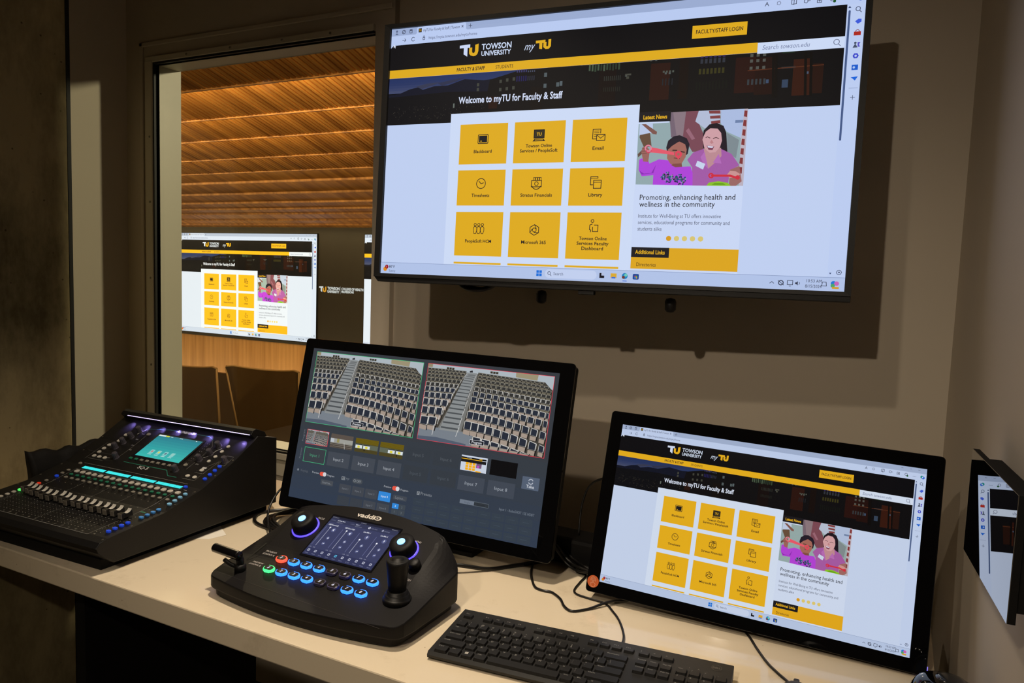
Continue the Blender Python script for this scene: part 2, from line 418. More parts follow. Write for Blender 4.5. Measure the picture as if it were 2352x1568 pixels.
def web_page(c, detail=True):
    c.rect(0, 0, 1920, 1080, PAGE)
    c.rect(0, 0, 1920, 33, (172, 188, 218))
    c.poly([(122, 33), (130, 26), (131, 4), (136, 0), (368, 0), (373, 4), (374, 26), (382, 33)], (205, 221, 250))
    c.rect(0, 31, 1920, 72, (205, 221, 250)); c.rect(1862, 72, 1920, 1031, (208, 223, 250))
    c.rect(0, 72, 1862, 182, BLK)
    c.poly([(0, 72), (14, 72), (0, 84)], (205, 221, 250))
    if detail:
        g = (60, 64, 84)
        c.circ(27, 11, 5, (100, 112, 140)); c.poly([(18, 26), (27, 18), (36, 26)], (100, 112, 140))
        c.ring(63, 16, 8, 2.5, g); c.line([(57, 20), (69, 12)], 2, g); c.rect(93, 8, 107, 24, g); c.rect(95.5, 13, 104.5, 21.5, (172, 188, 218))
        c.rect(139, 7, 155, 24, INK); c.text('TU', 141, 20, 12, GOLD, 12, 0.03)
        c.text('myTU for Faculty & Staff | Towson', 163, 22, 17, (60, 60, 84), 180)
        c.line([(352, 11), (360, 20)], 2, g); c.line([(360, 11), (352, 20)], 2, g); c.line([(386, 16), (402, 16)], 2, g); c.line([(394, 8), (394, 24)], 2, g)
        c.line([(58, 52), (76, 52)], 2, g); c.line([(69, 45), (76, 52), (69, 59)], 2, g); c.ring(113, 51, 8, 2.4, g, 30, 320)
        c.rect(162, 46, 173, 58, g); c.rect(164.5, 49, 170.5, 56, (205, 221, 250)); c.ring(167.5, 45, 4, 1.8, g, 180, 360)
        c.text('https://mytu.towson.edu/mytu/home', 192, 57, 18, (90, 96, 124), 236)
        c.push(0, -20, 1, 1); c.text('A', 1588, 72, 22, g)
        c.ring(1636, 65, 7, 2, (130, 138, 160), n=5)
        c.line([(1679, 58), (1695, 58), (1695, 73), (1679, 73)], 2, g, True); c.line([(1687, 56), (1687, 76)], 2, g)
        c.ring(1727, 67, 7, 2, g, n=5); c.line([(1733, 66), (1741, 66)], 2, g)
        c.line([(1764, 62), (1778, 62), (1778, 76), (1764, 76)], 2, g, True); c.line([(1771, 65), (1771, 73)], 2, g); c.line([(1767, 69), (1775, 69)], 2, g)
        c.ring(1813, 68, 7, 2, g); c.circ(1820, 76, 5, (30, 90, 40))
        for k in range(3): c.circ(1850+7*k, 73, 1.6, g)
        c.pop()
        for k, x in enumerate((1790, 1836, 1880)): c.line([(x-5, 12), (x+5, 12)], 1.6, g)
    # edge sidebar
    c.push(0, -23.8, 1, 1.024)
    c.circ(1896, 72, 8, (20, 150, 140)); c.circ(1903, 76, 8, (40, 110, 220)); c.circ(1900, 74, 4, (205, 221, 250))
    g = (84, 92, 116)
    c.ring(1897, 111, 7, 2.4, g); c.line([(1902, 117), (1908, 123)], 2.4, g)
    c.poly([(1890, 153), (1900, 145), (1910, 146), (1910, 156), (1899, 162)], (70, 100, 225))
    c.rect(1889, 188, 1911, 201, (190, 46, 34)); c.ring(1900, 188, 6, 2, (150, 40, 30), 180, 360, n=6)
    c.circ(1896, 226, 4, (80, 90, 110)); c.poly([(1888, 242), (1896, 228), (1904, 242)], (80, 90, 110)); c.poly([(1903, 224), (1912, 224), (1904, 240), (1912, 240)], (100, 90, 200))
    c.ring(1900, 270, 7, 5, (70, 80, 210), n=6); c.rect(1890, 300, 1910, 318, (30, 100, 210)); c.circ(1897, 309, 4, (190, 215, 250))
    c.poly([(1889, 342), (1912, 340), (1903, 354), (1898, 349)], (30, 110, 225))
    c.line([(1886, 379), (1914, 379)], 1.4, (150, 160, 190)); c.line([(1893, 411), (1907, 411)], 1.8, g); c.line([(1900, 404), (1900, 418)], 1.8, g)
    c.poly([(1865, 106), (1870, 99), (1875, 106)], (70, 84, 120)); c.rrect(1867, 114, 1874, 557, 3, (78, 98, 140)); c.pop(); c.poly([(1867, 1014), (1871, 1020), (1875, 1014)], (70, 84, 120))
    c.ring(1899, 1012, 8, 2.2, g, n=8); c.circ(1899, 1012, 3, g)
    # header
    tu_logo(c, 348, 95, 1.0)
    c.text('TOWSON', 453, 122, 34, WHITE, 138, 0.022); c.text('UNIVERSITY', 453, 148, 28, WHITE, 137, 0.022)
    c.text('my', 650, 139, 44, WHITE, 48, 0.0, 0.4)
    c.poly([(700, 104), (742, 103), (742, 115), (729, 115), (729, 140), (716, 138), (716, 115), (700, 115)], GOLD)
    c.poly([(734, 112), (747, 112), (747, 128), (751, 131), (755, 128), (755, 103), (767, 102), (767, 131), (758, 141), (744, 141), (734, 132)], GOLD)
    c.rect(1334, 100, 1532, 148, GOLD); c.text('FACULTY/STAFF LOGIN', 1348, 131, 21, INK, 170, 0.012)
    hero(c)
    c.rect(0, 181, 1573, 217, GOLD); c.rect(1573, 182, 1862, 222, WHITE)
    c.text('FACULTY & STAFF', 340, 206, 21, INK, 133, 0.02); c.text('STUDENTS', 524, 206, 20, INK, 80, 0.0)
    c.text('Search towson.edu', 1590, 209, 24, (130, 140, 170), 160, 0, 0.2); c.ring(1836, 200, 9, 2.2, (110, 116, 140)); c.line([(1842, 207), (1849, 214)], 2.2, (110, 116, 140))
    c.rect(323, 385, 1151, 1031, WHITE); c.rect(1151, 422, 1556, 1031, (222, 234, 254))
    c.text('Welcome to myTU for Faculty & Staff', 356, 343, 40, (232, 240, 255), 474, 0.022)
    # tiles
    xs = (372, 627, 881); ws = 224
    names = (('Blackboard', 'Towson Online|Services / PeopleSoft', 'Email'), ('Timesheets', 'Stratus Financials', 'Library'), ('PeopleSoft HCM', 'Microsoft 365', 'Towson Online|Services Faculty|Dashboard'))
    ty = ((433, 602), (627, 777), (804, 991))
    wd = {'Blackboard': 84, 'Towson Online': 116, 'Services / PeopleSoft': 166, 'Email': 46, 'Timesheets': 84, 'Stratus Financials': 140, 'Library': 58, 'PeopleSoft HCM': 124, 'Microsoft 365': 110, 'Services Faculty': 133, 'Dashboard': 90}
    for r in range(3):
        for q in range(3):
            x = xs[q]; a, b = ty[r]
            c.rect(x, a, x+ws, b, GOLD)
            L = names[r][q].split('|')
            base = {0: 555, 1: 740, 2: 934}[r]-(11 if len(L) > 1 else 0) - (9 if len(L) > 2 else 0)
            if r == 0 and q: base = 555-(17 if len(L) > 1 else 0)
            for k, s in enumerate(L): c.text(s, x+112, base+k*20, 19, INK, wd[s], 0.018, align='c')
        for q in range(3): pass
    for q in range(3): c.rect(xs[q], 1018, xs[q]+ws, 1026, GOLD)
    I = INK
    # icons
    c.rrect(458, 477, 508, 517, 5, I); c.rrect(461, 480, 505, 514, 3, GOLD); c.rect(464, 483, 502, 511, I); c.rect(470, 504, 478, 507, GOLD)
    c.rect(714, 466, 762, 502, I); c.rect(718, 470, 758, 498, (60, 52, 30)); c.text('TU', 727, 491, 18, GOLD, 22, 0.03); c.poly([(718, 504), (758, 504), (766, 514), (710, 514)], I); c.rect(720, 507, 756, 510, GOLD)
    c.line([(968, 474), (1000, 474), (1000, 490)], 3, I); c.line([(968, 474), (968, 512), (982, 512)], 3, I)
    for k in range(4): c.line([(974, 481+7*k), (994, 481+7*k)], 2.4, I)
    c.rect(983, 494, 1020, 520, I); c.rect(986, 497, 1017, 517, GOLD); c.line([(986, 498), (1001, 510), (1017, 498)], 2.4, I)
    c.ring(484, 684, 21, 3, I); c.line([(474, 674), (484, 685), (496, 681)], 3, I)
    c.line([(716, 674), (760, 674), (760, 700), (716, 700)], 3, I, True); c.ring(738, 687, 8, 2.6, I); c.ring(738, 690, 20, 3, I, 20, 160); 
    for k in range(4): c.line([(724+9*k, 674), (724+9*k, 662), (731+9*k, 662), (731+9*k, 674)], 2.2, I)
    c.line([(970, 662), (1000, 662), (1000, 668)], 3, I); c.line([(970, 662), (970, 694), (980, 694)], 3, I); c.line([(970, 669), (998, 669)], 2, I)
    c.line([(983, 676), (1014, 676), (1014, 708), (983, 708)], 3, I, True); c.line([(983, 684), (1014, 684)], 2.4, I)
    for k, dx in enumerate((-17, 0, 17)):
        c.ring(484+dx, 858, 5.5, 2.6, I, n=10)
        c.line([(476+dx, 884 if k != 1 else 888), (476+dx, 872), (480+dx, 866), (488+dx, 866), (492+dx, 872), (492+dx, 884 if k != 1 else 888), (488+dx, 896), (480+dx, 896)], 2.6, I, True)
    hx = [(740+22*math.cos(math.radians(60*k+30)), 877+22*math.sin(math.radians(60*k+30))) for k in range(6)]
    c.line(hx, 3, I, True); c.ring(740, 877, 9, 2.6, I, n=6)
    for k in range(0, 6, 2): c.line([hx[k], (740+10*math.cos(math.radians(60*k+90)), 877+10*math.sin(math.radians(60*k+90)))], 2.6, I)
    c.ring(988, 838, 6, 2.6, I, n=10); c.line([(996, 854), (1012, 854), (1012, 880), (990, 880), (990, 862)], 3, I); c.line([(988, 850), (978, 854), (977, 872), (982, 874), (982, 882)], 3, I)
    # news column
    # photo crop corners mapped to 1153..1556 x 427..709
    sub = Canvas(); photo(sub)
    import_photo(c, sub)
    c.rect(1151, 415, 1274, 454, INK); c.text('Latest News', 1168, 443, 22, GOLD, 92, 0.03)
    c.rect(1151, 703, 1556, 722, (222, 234, 254)); c.rect(1556, 422, 1610, 722, PAGE); c.rect(1106, 454, 1151, 722, WHITE)
    c.push(0, -4, 1, 1)
    c.text('Promoting, enhancing health and', 1173, 758, 30, INK, 358, 0.004); c.text('wellness in the community', 1173, 785, 30, INK, 286, 0.004)
    c.text('Institute for Well-Being at TU offers innovative', 1172, 827, 21, (90, 94, 112), 312); c.text('services, educational programs for community and', 1172, 852, 21, (90, 94, 112), 345); c.text('students alike', 1172, 877, 21, (90, 94, 112), 94)
    for q in range(5): c.circ(1295+30*q, 906, 10, (236, 168, 30) if q == 0 else (238, 214, 120))
    c.rect(1153, 943, 1556, 1026, (242, 180, 30)); c.rect(1153, 942, 1300, 981, INK); c.text('Additional Links', 1168, 968, 22, GOLD, 116, 0.026); c.text('Directories', 1176, 1016, 21, (70, 52, 26), 76)
    c.pop()
    # taskbar
    c.rect(0, 1030, 1920, 1080, (196, 212, 240)); c.rect(0, 1030, 1920, 1031.5, (140, 156, 190))
    c.circ(24, 1060, 10, (240, 150, 30)); c.circ(32, 1050, 9, (170, 20, 30)); c.text('1', 29.5, 1054, 11, WHITE)
    c.text('80°F', 44, 1054, 15, (40, 44, 60), 30, 0.01); c.text('Sunny', 44, 1072, 15, (96, 104, 130), 34)
    for a in (0, 1):
        for b in (0, 1): c.rect(760+13*a, 1042+13*b, 771+13*a, 1053+13*b, (20, 120, 225))
    c.rrect(798, 1036, 1018, 1072, 17, (214, 226, 248)); c.ring(816, 1052, 6, 2, (60, 70, 96)); c.line([(820, 1057), (826, 1063)], 2, (60, 70, 96)); c.text('Search', 835, 1060, 18, (90, 100, 124), 42)
    c.rect(1030, 1044, 1048, 1062, (200, 210, 230)); c.poly([(1030, 1044), (1038, 1044), (1038, 1054), (1050, 1054), (1050, 1064), (1030, 1064)], (20, 20, 30))
    c.rect(1076, 1044, 1100, 1062, (240, 185, 50)); c.rect(1080, 1058, 1096, 1064, (60, 120, 220))
    c.circ(1133, 1053, 12, (30, 140, 200)); c.circ(1137, 1049, 6, (120, 220, 190)); c.circ(1128, 1058, 6, (120, 60, 50)); c.rect(1125, 1071, 1142, 1073.5, (40, 110, 220))
    c.rrect(1165, 1043, 1189, 1065, 4, (20, 70, 150)); c.rect(1172, 1050, 1177, 1055, (230, 90, 50)); c.rect(1178, 1050, 1183, 1055, (120, 190, 60)); c.rect(1172, 1056, 1177, 1061, (60, 160, 230)); c.rect(1178, 1056, 1183, 1061, (240, 190, 50))
    q = (50, 54, 72)
    c.line([(1672, 1059), (1679, 1053), (1686, 1059)], 2, q); c.ring(1710, 1056, 8, 3, q); c.line([(1700, 1048), (1720, 1064)], 2, q)
    c.line([(1732, 1047), (1750, 1047), (1750, 1062), (1732, 1062)], 2, q, True); c.line([(1738, 1067), (1744, 1067)], 2, q); c.poly([(1758, 1053), (1762, 1053), (1767, 1048), (1767, 1064), (1762, 1059), (1758, 1059)], q); c.ring(1768, 1056, 5, 1.6, q, -60, 60)
    c.text('10:53 AM', 1796, 1051, 16, q, 50); c.text('8/15/2024', 1792, 1070, 16, q, 54)
    c.line([(1848, 1048), (1860, 1048), (1862, 1062), (1846, 1062)], 2, q, True)
    c.circ(1884, 1052, 9, (40, 130, 220)); c.circ(1894, 1052, 8, (220, 110, 190)); c.circ(1882, 1060, 7, (80, 180, 110)); c.rect(1880, 1064, 1902, 1071, (235, 170, 40))
    c.poly([(14, 66), (14, 82), (18, 78), (21, 84), (24, 83), (21, 77), (26, 77)], (240, 246, 255))
def warp_page(c):
    for k, (tr, col, L) in enumerate(c.items):
        c.items[k] = ([[(x-42*(x/1920)*(1-x/1920), y) for x, y in t] for t in tr], col, L)
def import_photo(c, sub):
    """clip-free placement of the photo drawing into the page"""
    src = [(143, 325), (2100, 85), (2030, 1495), (85, 1478)]
    for tr, col, L in sub.items:
        out = []
        for t in tr:
            q = []
            for x, y in t:
                ty = (y-100)/1390.0
                xl = 152-70*ty; xr = 2105-80*ty
                q.append((1153+403*(x-xl)/(xr-xl), min(max(420+283*(y-(118-30*(x-700)/1400.0))/(1390.0), 420), 703)))
            out.append(q)
        s2 = [(p[0], p[1]) for t in out for p in t]
        c.items.append((out, col, 12+L)); 
        xs = [p[0] for p in s2]; ys = [p[1] for p in s2]; c.bb.append((min(xs), min(ys), max(xs), max(ys), 12+L))

# ---------------------------------------------------------------- the video switcher page
def seats(c, detail=1):
    """empty auditorium seen by a camera, 1600 x 900 units"""
    c.rect(0, 0, 1600, 900, (120, 120, 116))
    c.poly([(0, 0), (1600, 0), (1600, 150), (1500, 110), (700, 60), (0, 50)], (176, 186, 192))
    c.poly([(1138, 0), (1412, 0), (1405, 65), (1142, 51)], (158, 148, 118)); c.poly([(0, 0), (60, 0), (60, 38), (0, 38)], (150, 138, 110))
    c.poly([(0, 46), (516, 42), (480, 200), (234, 780), (0, 780)], (70, 66, 58))
    c.poly([(670, 44), (1500, 74), (1600, 160), (1600, 900), (1420, 900), (700, 765), (560, 740)], (70, 66, 58))
    c.poly([(0, 740), (240, 740), (528, 745), (710, 770), (700, 900), (0, 900)], (122, 130, 138))
    c.poly([(0, 862), (240, 850), (640, 880), (640, 900), (0, 900)], (84, 94, 110))
    c.poly([(524, 58), (650, 56), (560, 380), (530, 760), (270, 760), (400, 380)], (140, 144, 144))
    for k in range(17):
        t = k/16.0; y = 75+640*t**1.55; xl = 535-255*t**1.15; xr = 646-116*t**1.15; h = 4+16*t
        c.poly([(xl+10, y), (xr-8, y+2), (xr-8, y+2+h), (xl+8, y+h)], (78, 82, 84))
    def seat(x, y, w, h, dx, dy, t):
        fr = (205, 203, 196) if t > .35 else (150, 146, 132)
        bk = (40, 46, 58) if t > .45 else (52, 52, 50)
        st = (168, 152, 138) if t > .5 else (112, 106, 90)
        e = max(1.2, w*.065)
        q = [(x, y+dy*.1), (x+w*.06, y), (x+w*.86, y+dy*w/max(1, dx)), (x+w*.9, y+dy*w/max(1, dx)+h*.08), (x+w*.84, y+h*.62), (x-w*.04, y+h*.56)]
        c.poly(q, fr, base=L0)
        c.poly([(x+e, y+e), (x+w*.86-e, y+e+dy*w/max(1, dx)), (x+w*.8-e*.6, y+h*.6), (x+e*.6, y+h*.56)], bk, base=L0+1)
        c.poly([(x-w*.02, y+h*.62), (x+w*.78, y+h*.66), (x+w*.74, y+h*.98), (x-w*.02, y+h*.92)], st, base=L0+1)
        if detail: c.poly([(x+w*.84, y+h*.5), (x+w*.98, y+h*.5), (x+w*.86, y+h), (x+w*.76, y+h)], (24, 22, 22), base=L0)
    R = [[(681, 47), (1069, 60), (1498, 75), 16], [(674, 80), (1130, 98), (1554, 117), 16], [(672, 117), (1138, 137), (1592, 160), 16], [(658, 159), (1148, 184), (1593, 211), 15], [(650, 210), (1159, 238), (1600, 270), 14], [(643, 265), (1172, 298), (1605, 335), 13], [(628, 327), (1150, 366), (1640, 414), 12], [(621, 402), (1090, 437), (1640, 504), 12], [(605, 500), (1060, 540), (1630, 630), 11], [(587, 614), (1067, 670), (1650, 790), 10], [(716, 779), (1069, 821), (1453, 894), 6]]
    Lf = [[(8, 47), (516, 44), 11], [(11, 82), (503, 72), 10], [(10, 119), (488, 112), 9], [(14, 162), (464, 156), 8], [(7, 215), (446, 206), 7], [(3, 267), (414, 256), 6], [(4, 334), (386, 323), 5], [(1, 410), (341, 403), 4], [(3, 505), (290, 499), 3], [(-10, 623), (234, 614), 2]]
    for i, r in enumerate(R):
        t = i/10.0; n = r[3]; a, m, b = r[:3]
        L0 = 5+2*i
        for k in range(n):
            u = k/n
            x = (1-u)**2*a[0]+2*u*(1-u)*(2*m[0]-.5*a[0]-.5*b[0])+u*u*b[0]
            y = (1-u)**2*a[1]+2*u*(1-u)*(2*m[1]-.5*a[1]-.5*b[1])+u*u*b[1]
            wd = (b[0]-a[0])/n
            hh = 36+150*t**1.4
            if x+wd*.9 > 1600: wd = 1600-x
            if y+hh > 900: hh = 900-y
            if wd > 12 and hh > 10: seat(x, y, wd, hh, (b[0]-a[0]), (b[1]-a[1])*(0.3+u*1.2), t)
    for i, r in enumerate(Lf):
        t = i/10.0; n = r[2]; a, b = r[:2]
        L0 = 5+2*i
        for k in range(n):
            u = k/n; x = a[0]+(b[0]-a[0])*u; y = a[1]+(b[1]-a[1])*u
            seat(max(x, 4), y, (b[0]-a[0])/n, 36+150*t**1.4, 1000, -10, t)
    for k in range(9):
        t = k/8.0
        c.line([(528-330*t**1.3, 70+640*t**1.5), (500-310*t**1.3, 110+720*t**1.5)], 3+4*t, (205, 205, 202), base=30)
        c.line([(655-130*t**1.3, 66+640*t**1.5), (640-140*t**1.3, 110+700*t**1.5)], 3+4*t, (205, 205, 202), base=30)
    for (x, y, w) in ((252, 20, 105), (820, 15, 105)):
        for k in range(3): c.rect(x+k*w/3, y, x+(k+.85)*w/3, y+24, (60, 54, 40), base=5)
    c.poly([(555, 40), (590, 26), (600, 50), (560, 54)], (40, 40, 44), base=6)
def switcher(c):
    BG = (56, 60, 66)
    c.rect(0, 0, 1920, 1080, BG)
    for k in range(6): c.rect(0, 560+k*90, 1920, 1080, (55-k, 61, 68+2*k))
    for x0, x1, col, lab in ((39, 936, (70, 190, 130), 'Preview'), (976, 1888, (222, 66, 82), 'Program')):
        c.rect(x0-3, 22, x1+3, 538, col)
        n0 = len(c.items)
        s2 = Canvas(); seats(s2)
        L = 3
        for tr, cc, l in s2.items:
            c.items.append(([[(x0+p[0]/1600*(x1-x0), 25+p[1]/900*510) for p in t] for t in tr], cc, L+l))
        c.bb.append((x0, 25, x1, 535, L+34))
        xm = x0+443
        c.rrect(xm-52, 489, xm+52, 518, 4, (220, 222, 226)); c.rrect(xm-50, 491, xm+50, 516, 4, (34, 36, 42)); c.text(lab, xm, 511, 24, (235, 238, 242), 72, 0.004, align='c')
    T = (150, 156, 164)
    c.text('Program', 50, 636, 22, (104, 110, 118), 84, rot=90); c.text('Preview', 50, 763, 22, (104, 110, 118), 78, rot=90)
    tile = lambda k: 72+211*k
    # thumbnails
    c.rect(68, 586, 261, 691, (222, 66, 82))
    s2 = Canvas(); seats(s2, 0)
    for tr, cc, l in s2.items: c.items.append(([[(71+p[0]/1600*187, 589+p[1]/900*99) for p in t] for t in tr], cc, 3+l))
    x = 282
    c.rect(x, 591, x+189, 687, (92, 82, 74)); c.rect(x, 622, x+189, 655, (160, 160, 152)); c.rect(x+55, 622, x+75, 648, (150, 142, 90)); c.rect(x, 622, x+30, 652, (190, 196, 200))
    for k in range(6): c.rect(x+(30 if k > 3 else 0), 650+6*k, x+189, 653+6*k, (60, 56, 48) if k % 2 else (128, 122, 108))
    c.line([(x+118, 645), (x+128, 686)], 3, (200, 200, 196))
    for x, s in ((494, 0), (697, 1)):
        c.rect(x, 594, x+188, 688, (78, 74, 40)); c.rect(x, 594, x+188, 628, (112, 96, 20))
        for k in range(5): c.line([(x, 600+6*k), (x+188, 598+7*k)], 1.6, (84, 70, 14))
        c.rect(x, 632, x+188, 664, (96, 104, 88)); c.rect(x, 664, x+188, 688, (76, 68, 34))
        for q in (0, 1):
            a = x+(4 if not s else 68)+q*64
            c.rect(a, 634, a+54, 662, (220, 228, 230)); c.rect(a, 634, a+54, 640, (30, 30, 34)); c.rect(a+16, 644, a+36, 660, (226, 216, 70))
        c.circ(x+80+s*60, 672, 5, (30, 28, 20))
    x = 1326
    c.rect(x, 593, x+187, 690, (205, 214, 228)); c.rect(x, 603, x+180, 613, BLK); c.rect(x, 613, x+150, 617, GOLD); c.rect(x, 617, x+180, 636, (26, 26, 28)); c.rect(x+130, 605, x+150, 609, GOLD)
    for a in range(3):
        for b in range(3): c.rect(x+36+25*a, 636+17*b, x+57+25*a, 651+17*b, (250, 180, 20))
    c.rect(x+112, 636, x+150, 664, (120, 90, 120)); c.rect(x+118, 648, x+134, 664, (190, 80, 190)); c.rect(x+112, 683, x+150, 690, (250, 180, 20)); c.text('TU TOWSON', x+38, 610, 6, WHITE)
    c.rect(1538, 593, 1724, 690, (9, 9, 11))
    for k, n in enumerate(('5', '6')):
        x = 908+212*k
        c.rect(x, 596, x+190, 690, (54, 60, 67)); c.text('Input '+n, x+95, 652, 30, (86, 92, 98), 84, align='c')
        c.rect(x, 718, x+190, 816, (54, 60, 67)); c.text('Input '+n, x+95, 776, 30, (78, 86, 94), 84, align='c')
    c.rect(72, 713, 260, 817, (70, 190, 130)); c.rect(75, 716, 257, 814, (58, 63, 69)); c.text('Input 1', 166, 774, 30, (76, 150, 116), 82, align='c')
    for k, n in ((1, '2'), (2, '3'), (3, '4')):
        x = 72+211*k-1.5*k
        c.rect(x, 718, x+186, 816, (68, 74, 83)); c.text('Input '+n, x+93, 776, 30, (168, 173, 180), 86, align='c')
    for x, n in ((1326, '7'), (1538, '8')): c.rect(x, 723, x+187, 817, (66, 73, 84)); c.text('Input '+n, x+93, 779, 30, (160, 167, 176), 88, align='c')
    c.rrect(1767, 664, 1882, 742, 3, (86, 98, 116)); c.text('Take', 1825, 732, 28, (222, 226, 232), 52, 0.005, align='c'); c.ring(1825, 692, 15, 5, (190, 196, 206), 20, 150); c.ring(1825, 692, 15, 5, (190, 196, 206), 200, 330)
    g = (120, 126, 134)
    c.circ(45, 882, 9, g, n=6); c.text('Keying', 70, 890, 24, (92, 98, 106), 62)
    def toggle(x, y):
        c.text('Preview', x-66, y+5, 19, (178, 182, 188), 58); c.rrect(x, y-14, x+50, y+14, 13.9, (236, 88, 68)); c.circ(x+42, y, 15, (214, 216, 220)); c.text('Program', x+66, y+8, 19, (178, 182, 188), 60)
    toggle(238, 882); toggle(844, 886)
    c.rrect(258, 918, 364, 954, 6, (72, 77, 84)); c.text('Sources...', 311, 944, 23, (138, 144, 150), 78, align='c')
    c.rect(427, 872, 455, 895, (140, 146, 152)); c.rect(431, 876, 439, 882, BG); c.rect(443, 876, 451, 882, BG); c.rect(431, 886, 439, 891, BG); c.rect(443, 886, 451, 891, BG)
    c.text('PIP', 464, 893, 24, (110, 116, 124), 28); c.rrect(518, 870, 602, 903, 16, (72, 78, 84)); c.ring(538, 886, 8, 2.4, (150, 156, 162)); c.text('OFF', 553, 895, 24, (150, 156, 162), 36)
    for k, n in enumerate(('Input 1', 'Input 2', 'Input 3')): c.rrect(420+108*k, 923, 519+108*k, 984, 4, (66, 71, 79)); c.text(n, 470+108*k, 958, 19, (118, 124, 132), 50, align='c')
    c.rrect(745, 922, 842, 984, 4, (52, 138, 218)); c.text('Input 4', 794, 959, 20, (214, 232, 248), 54, 0.006, align='c')
    for k in range(2): c.rrect(420+108*k, 1002, 519+108*k, 1064, 4, (58, 64, 72))
    c.rrect(636, 1001, 734, 1064, 4, (66, 71, 79)); c.text('Input 7', 685, 1037, 20, (118, 124, 132), 52, align='c'); c.rrect(745, 1001, 843, 1064, 4, (66, 71, 79)); c.text('Input 8', 794, 1037, 20, (118, 124, 132), 52, align='c')
    c.rrect(862, 927, 968, 958, 4, (68, 74, 82)); c.text('Layout...', 915, 951, 24, (128, 134, 142), 74, align='c')
    c.rrect(864, 983, 915, 1017, 3, (52, 138, 218)); c.text('4', 889, 1007, 20, (214, 232, 248), align='c')
    for x, y, n in ((917, 983, '2'), (864, 1020, '1'), (917, 1020, '3')): c.rrect(x, y, x+50, y+34, 3, (64, 72, 80)); c.text(n, x+24, y+24, 20, (116, 126, 134), align='c')
    c.rect(1037, 876, 1058, 899, (140, 146, 152)); c.rect(1041, 880, 1054, 884, BG); c.rect(1041, 888, 1046, 893, BG); c.rect(1050, 888, 1054, 893, BG)
    c.text('Presets', 1066, 896, 28, (138, 144, 150), 84)
    for j in range(3):
        for k in range(9):
            x = 1020+96*k; c.rrect(x, 922+52*j, x+86, 966+52*j, 4, (54, 64, 75)); c.line([(x+20, 944+52*j), (x+62, 944+52*j)], 2, (68, 80, 92))
    c.rrect(1358, 874, 1565, 901, 3, (104, 114, 124)); c.rect(1360, 876, 1461, 899, (112, 122, 136)); c.rect(1461, 876, 1563, 899, (50, 56, 62)); c.text('Single', 1412, 895, 19, (84, 94, 106), 40, align='c'); c.text('Double', 1512, 895, 19, (36, 40, 46), 54, align='c')
    c.text('Input 1 - RoboSHOT 12E HDBT', 1638, 898, 23, (120, 130, 142), 240)

# ---------------------------------------------------------------- materials
wall_m = mat('painted_plaster', (196, 184, 166), 0.75, bump=(60, 0.08), var=(1.2, 0.03))
frame_m = mat('painted_metal_frame', (205, 196, 176), 0.45)
black_m = mat('black_plastic', (13, 12, 12), 0.5, spec=0.35, bump=(900, 0.15))
blackg_m = mat('gloss_black_bezel', (7, 7, 8), 0.04, spec=0.5)
blackm_m = mat('matte_black', (11, 10, 10), 0.7, spec=0.25)
rubber_m = mat('black_rubber', (12, 11, 10), 0.5)
cable_m = mat('cable_jacket', (16, 14, 12), 0.38)
desk_m = None
def desk_material():
    m = mat('solid_surface', (214, 200, 176), 0.10, spec=0.5)
    nt = m.node_tree; b = nt.nodes['Principled BSDF']
    tc = nt.nodes['Texture Coordinate']
    n = nt.nodes.new('ShaderNodeTexNoise'); n.inputs['Scale'].default_value = 9; n.inputs['Detail'].default_value = 12; n.inputs['Roughness'].default_value = 0.75
    r = nt.nodes.new('ShaderNodeValToRGB'); e = r.color_ramp.elements
    e[0].position = 0.30; e[0].color = (*lin((204, 188, 162)), 1); e[1].position = 0.45; e[1].color = (*lin((219, 204, 178)), 1)
    nt.links.new(tc.outputs['Object'], n.inputs['Vector']); nt.links.new(n.outputs['Fac'], r.inputs['Fac'])
    v = nt.nodes.new('ShaderNodeTexVoronoi'); v.inputs['Scale'].default_value = 26
    r2 = nt.nodes.new('ShaderNodeValToRGB'); r2.color_ramp.elements[0].position = 0.018; r2.color_ramp.elements[0].color = (0.32, 0.24, 0.15, 1); r2.color_ramp.elements[1].position = 0.035; r2.color_ramp.elements[1].color = (1, 1, 1, 1)
    mx = nt.nodes.new('ShaderNodeMix'); mx.data_type = 'RGBA'; mx.blend_type = 'MULTIPLY'; mx.inputs[0].default_value = 0.7
    nt.links.new(tc.outputs['Object'], v.inputs['Vector']); nt.links.new(v.outputs['Distance'], r2.inputs['Fac'])
    nt.links.new(r.outputs['Color'], mx.inputs[6]); nt.links.new(r2.outputs['Color'], mx.inputs[7]); nt.links.new(mx.outputs[2], b.inputs['Base Color'])
    return m
desk_m = desk_material()
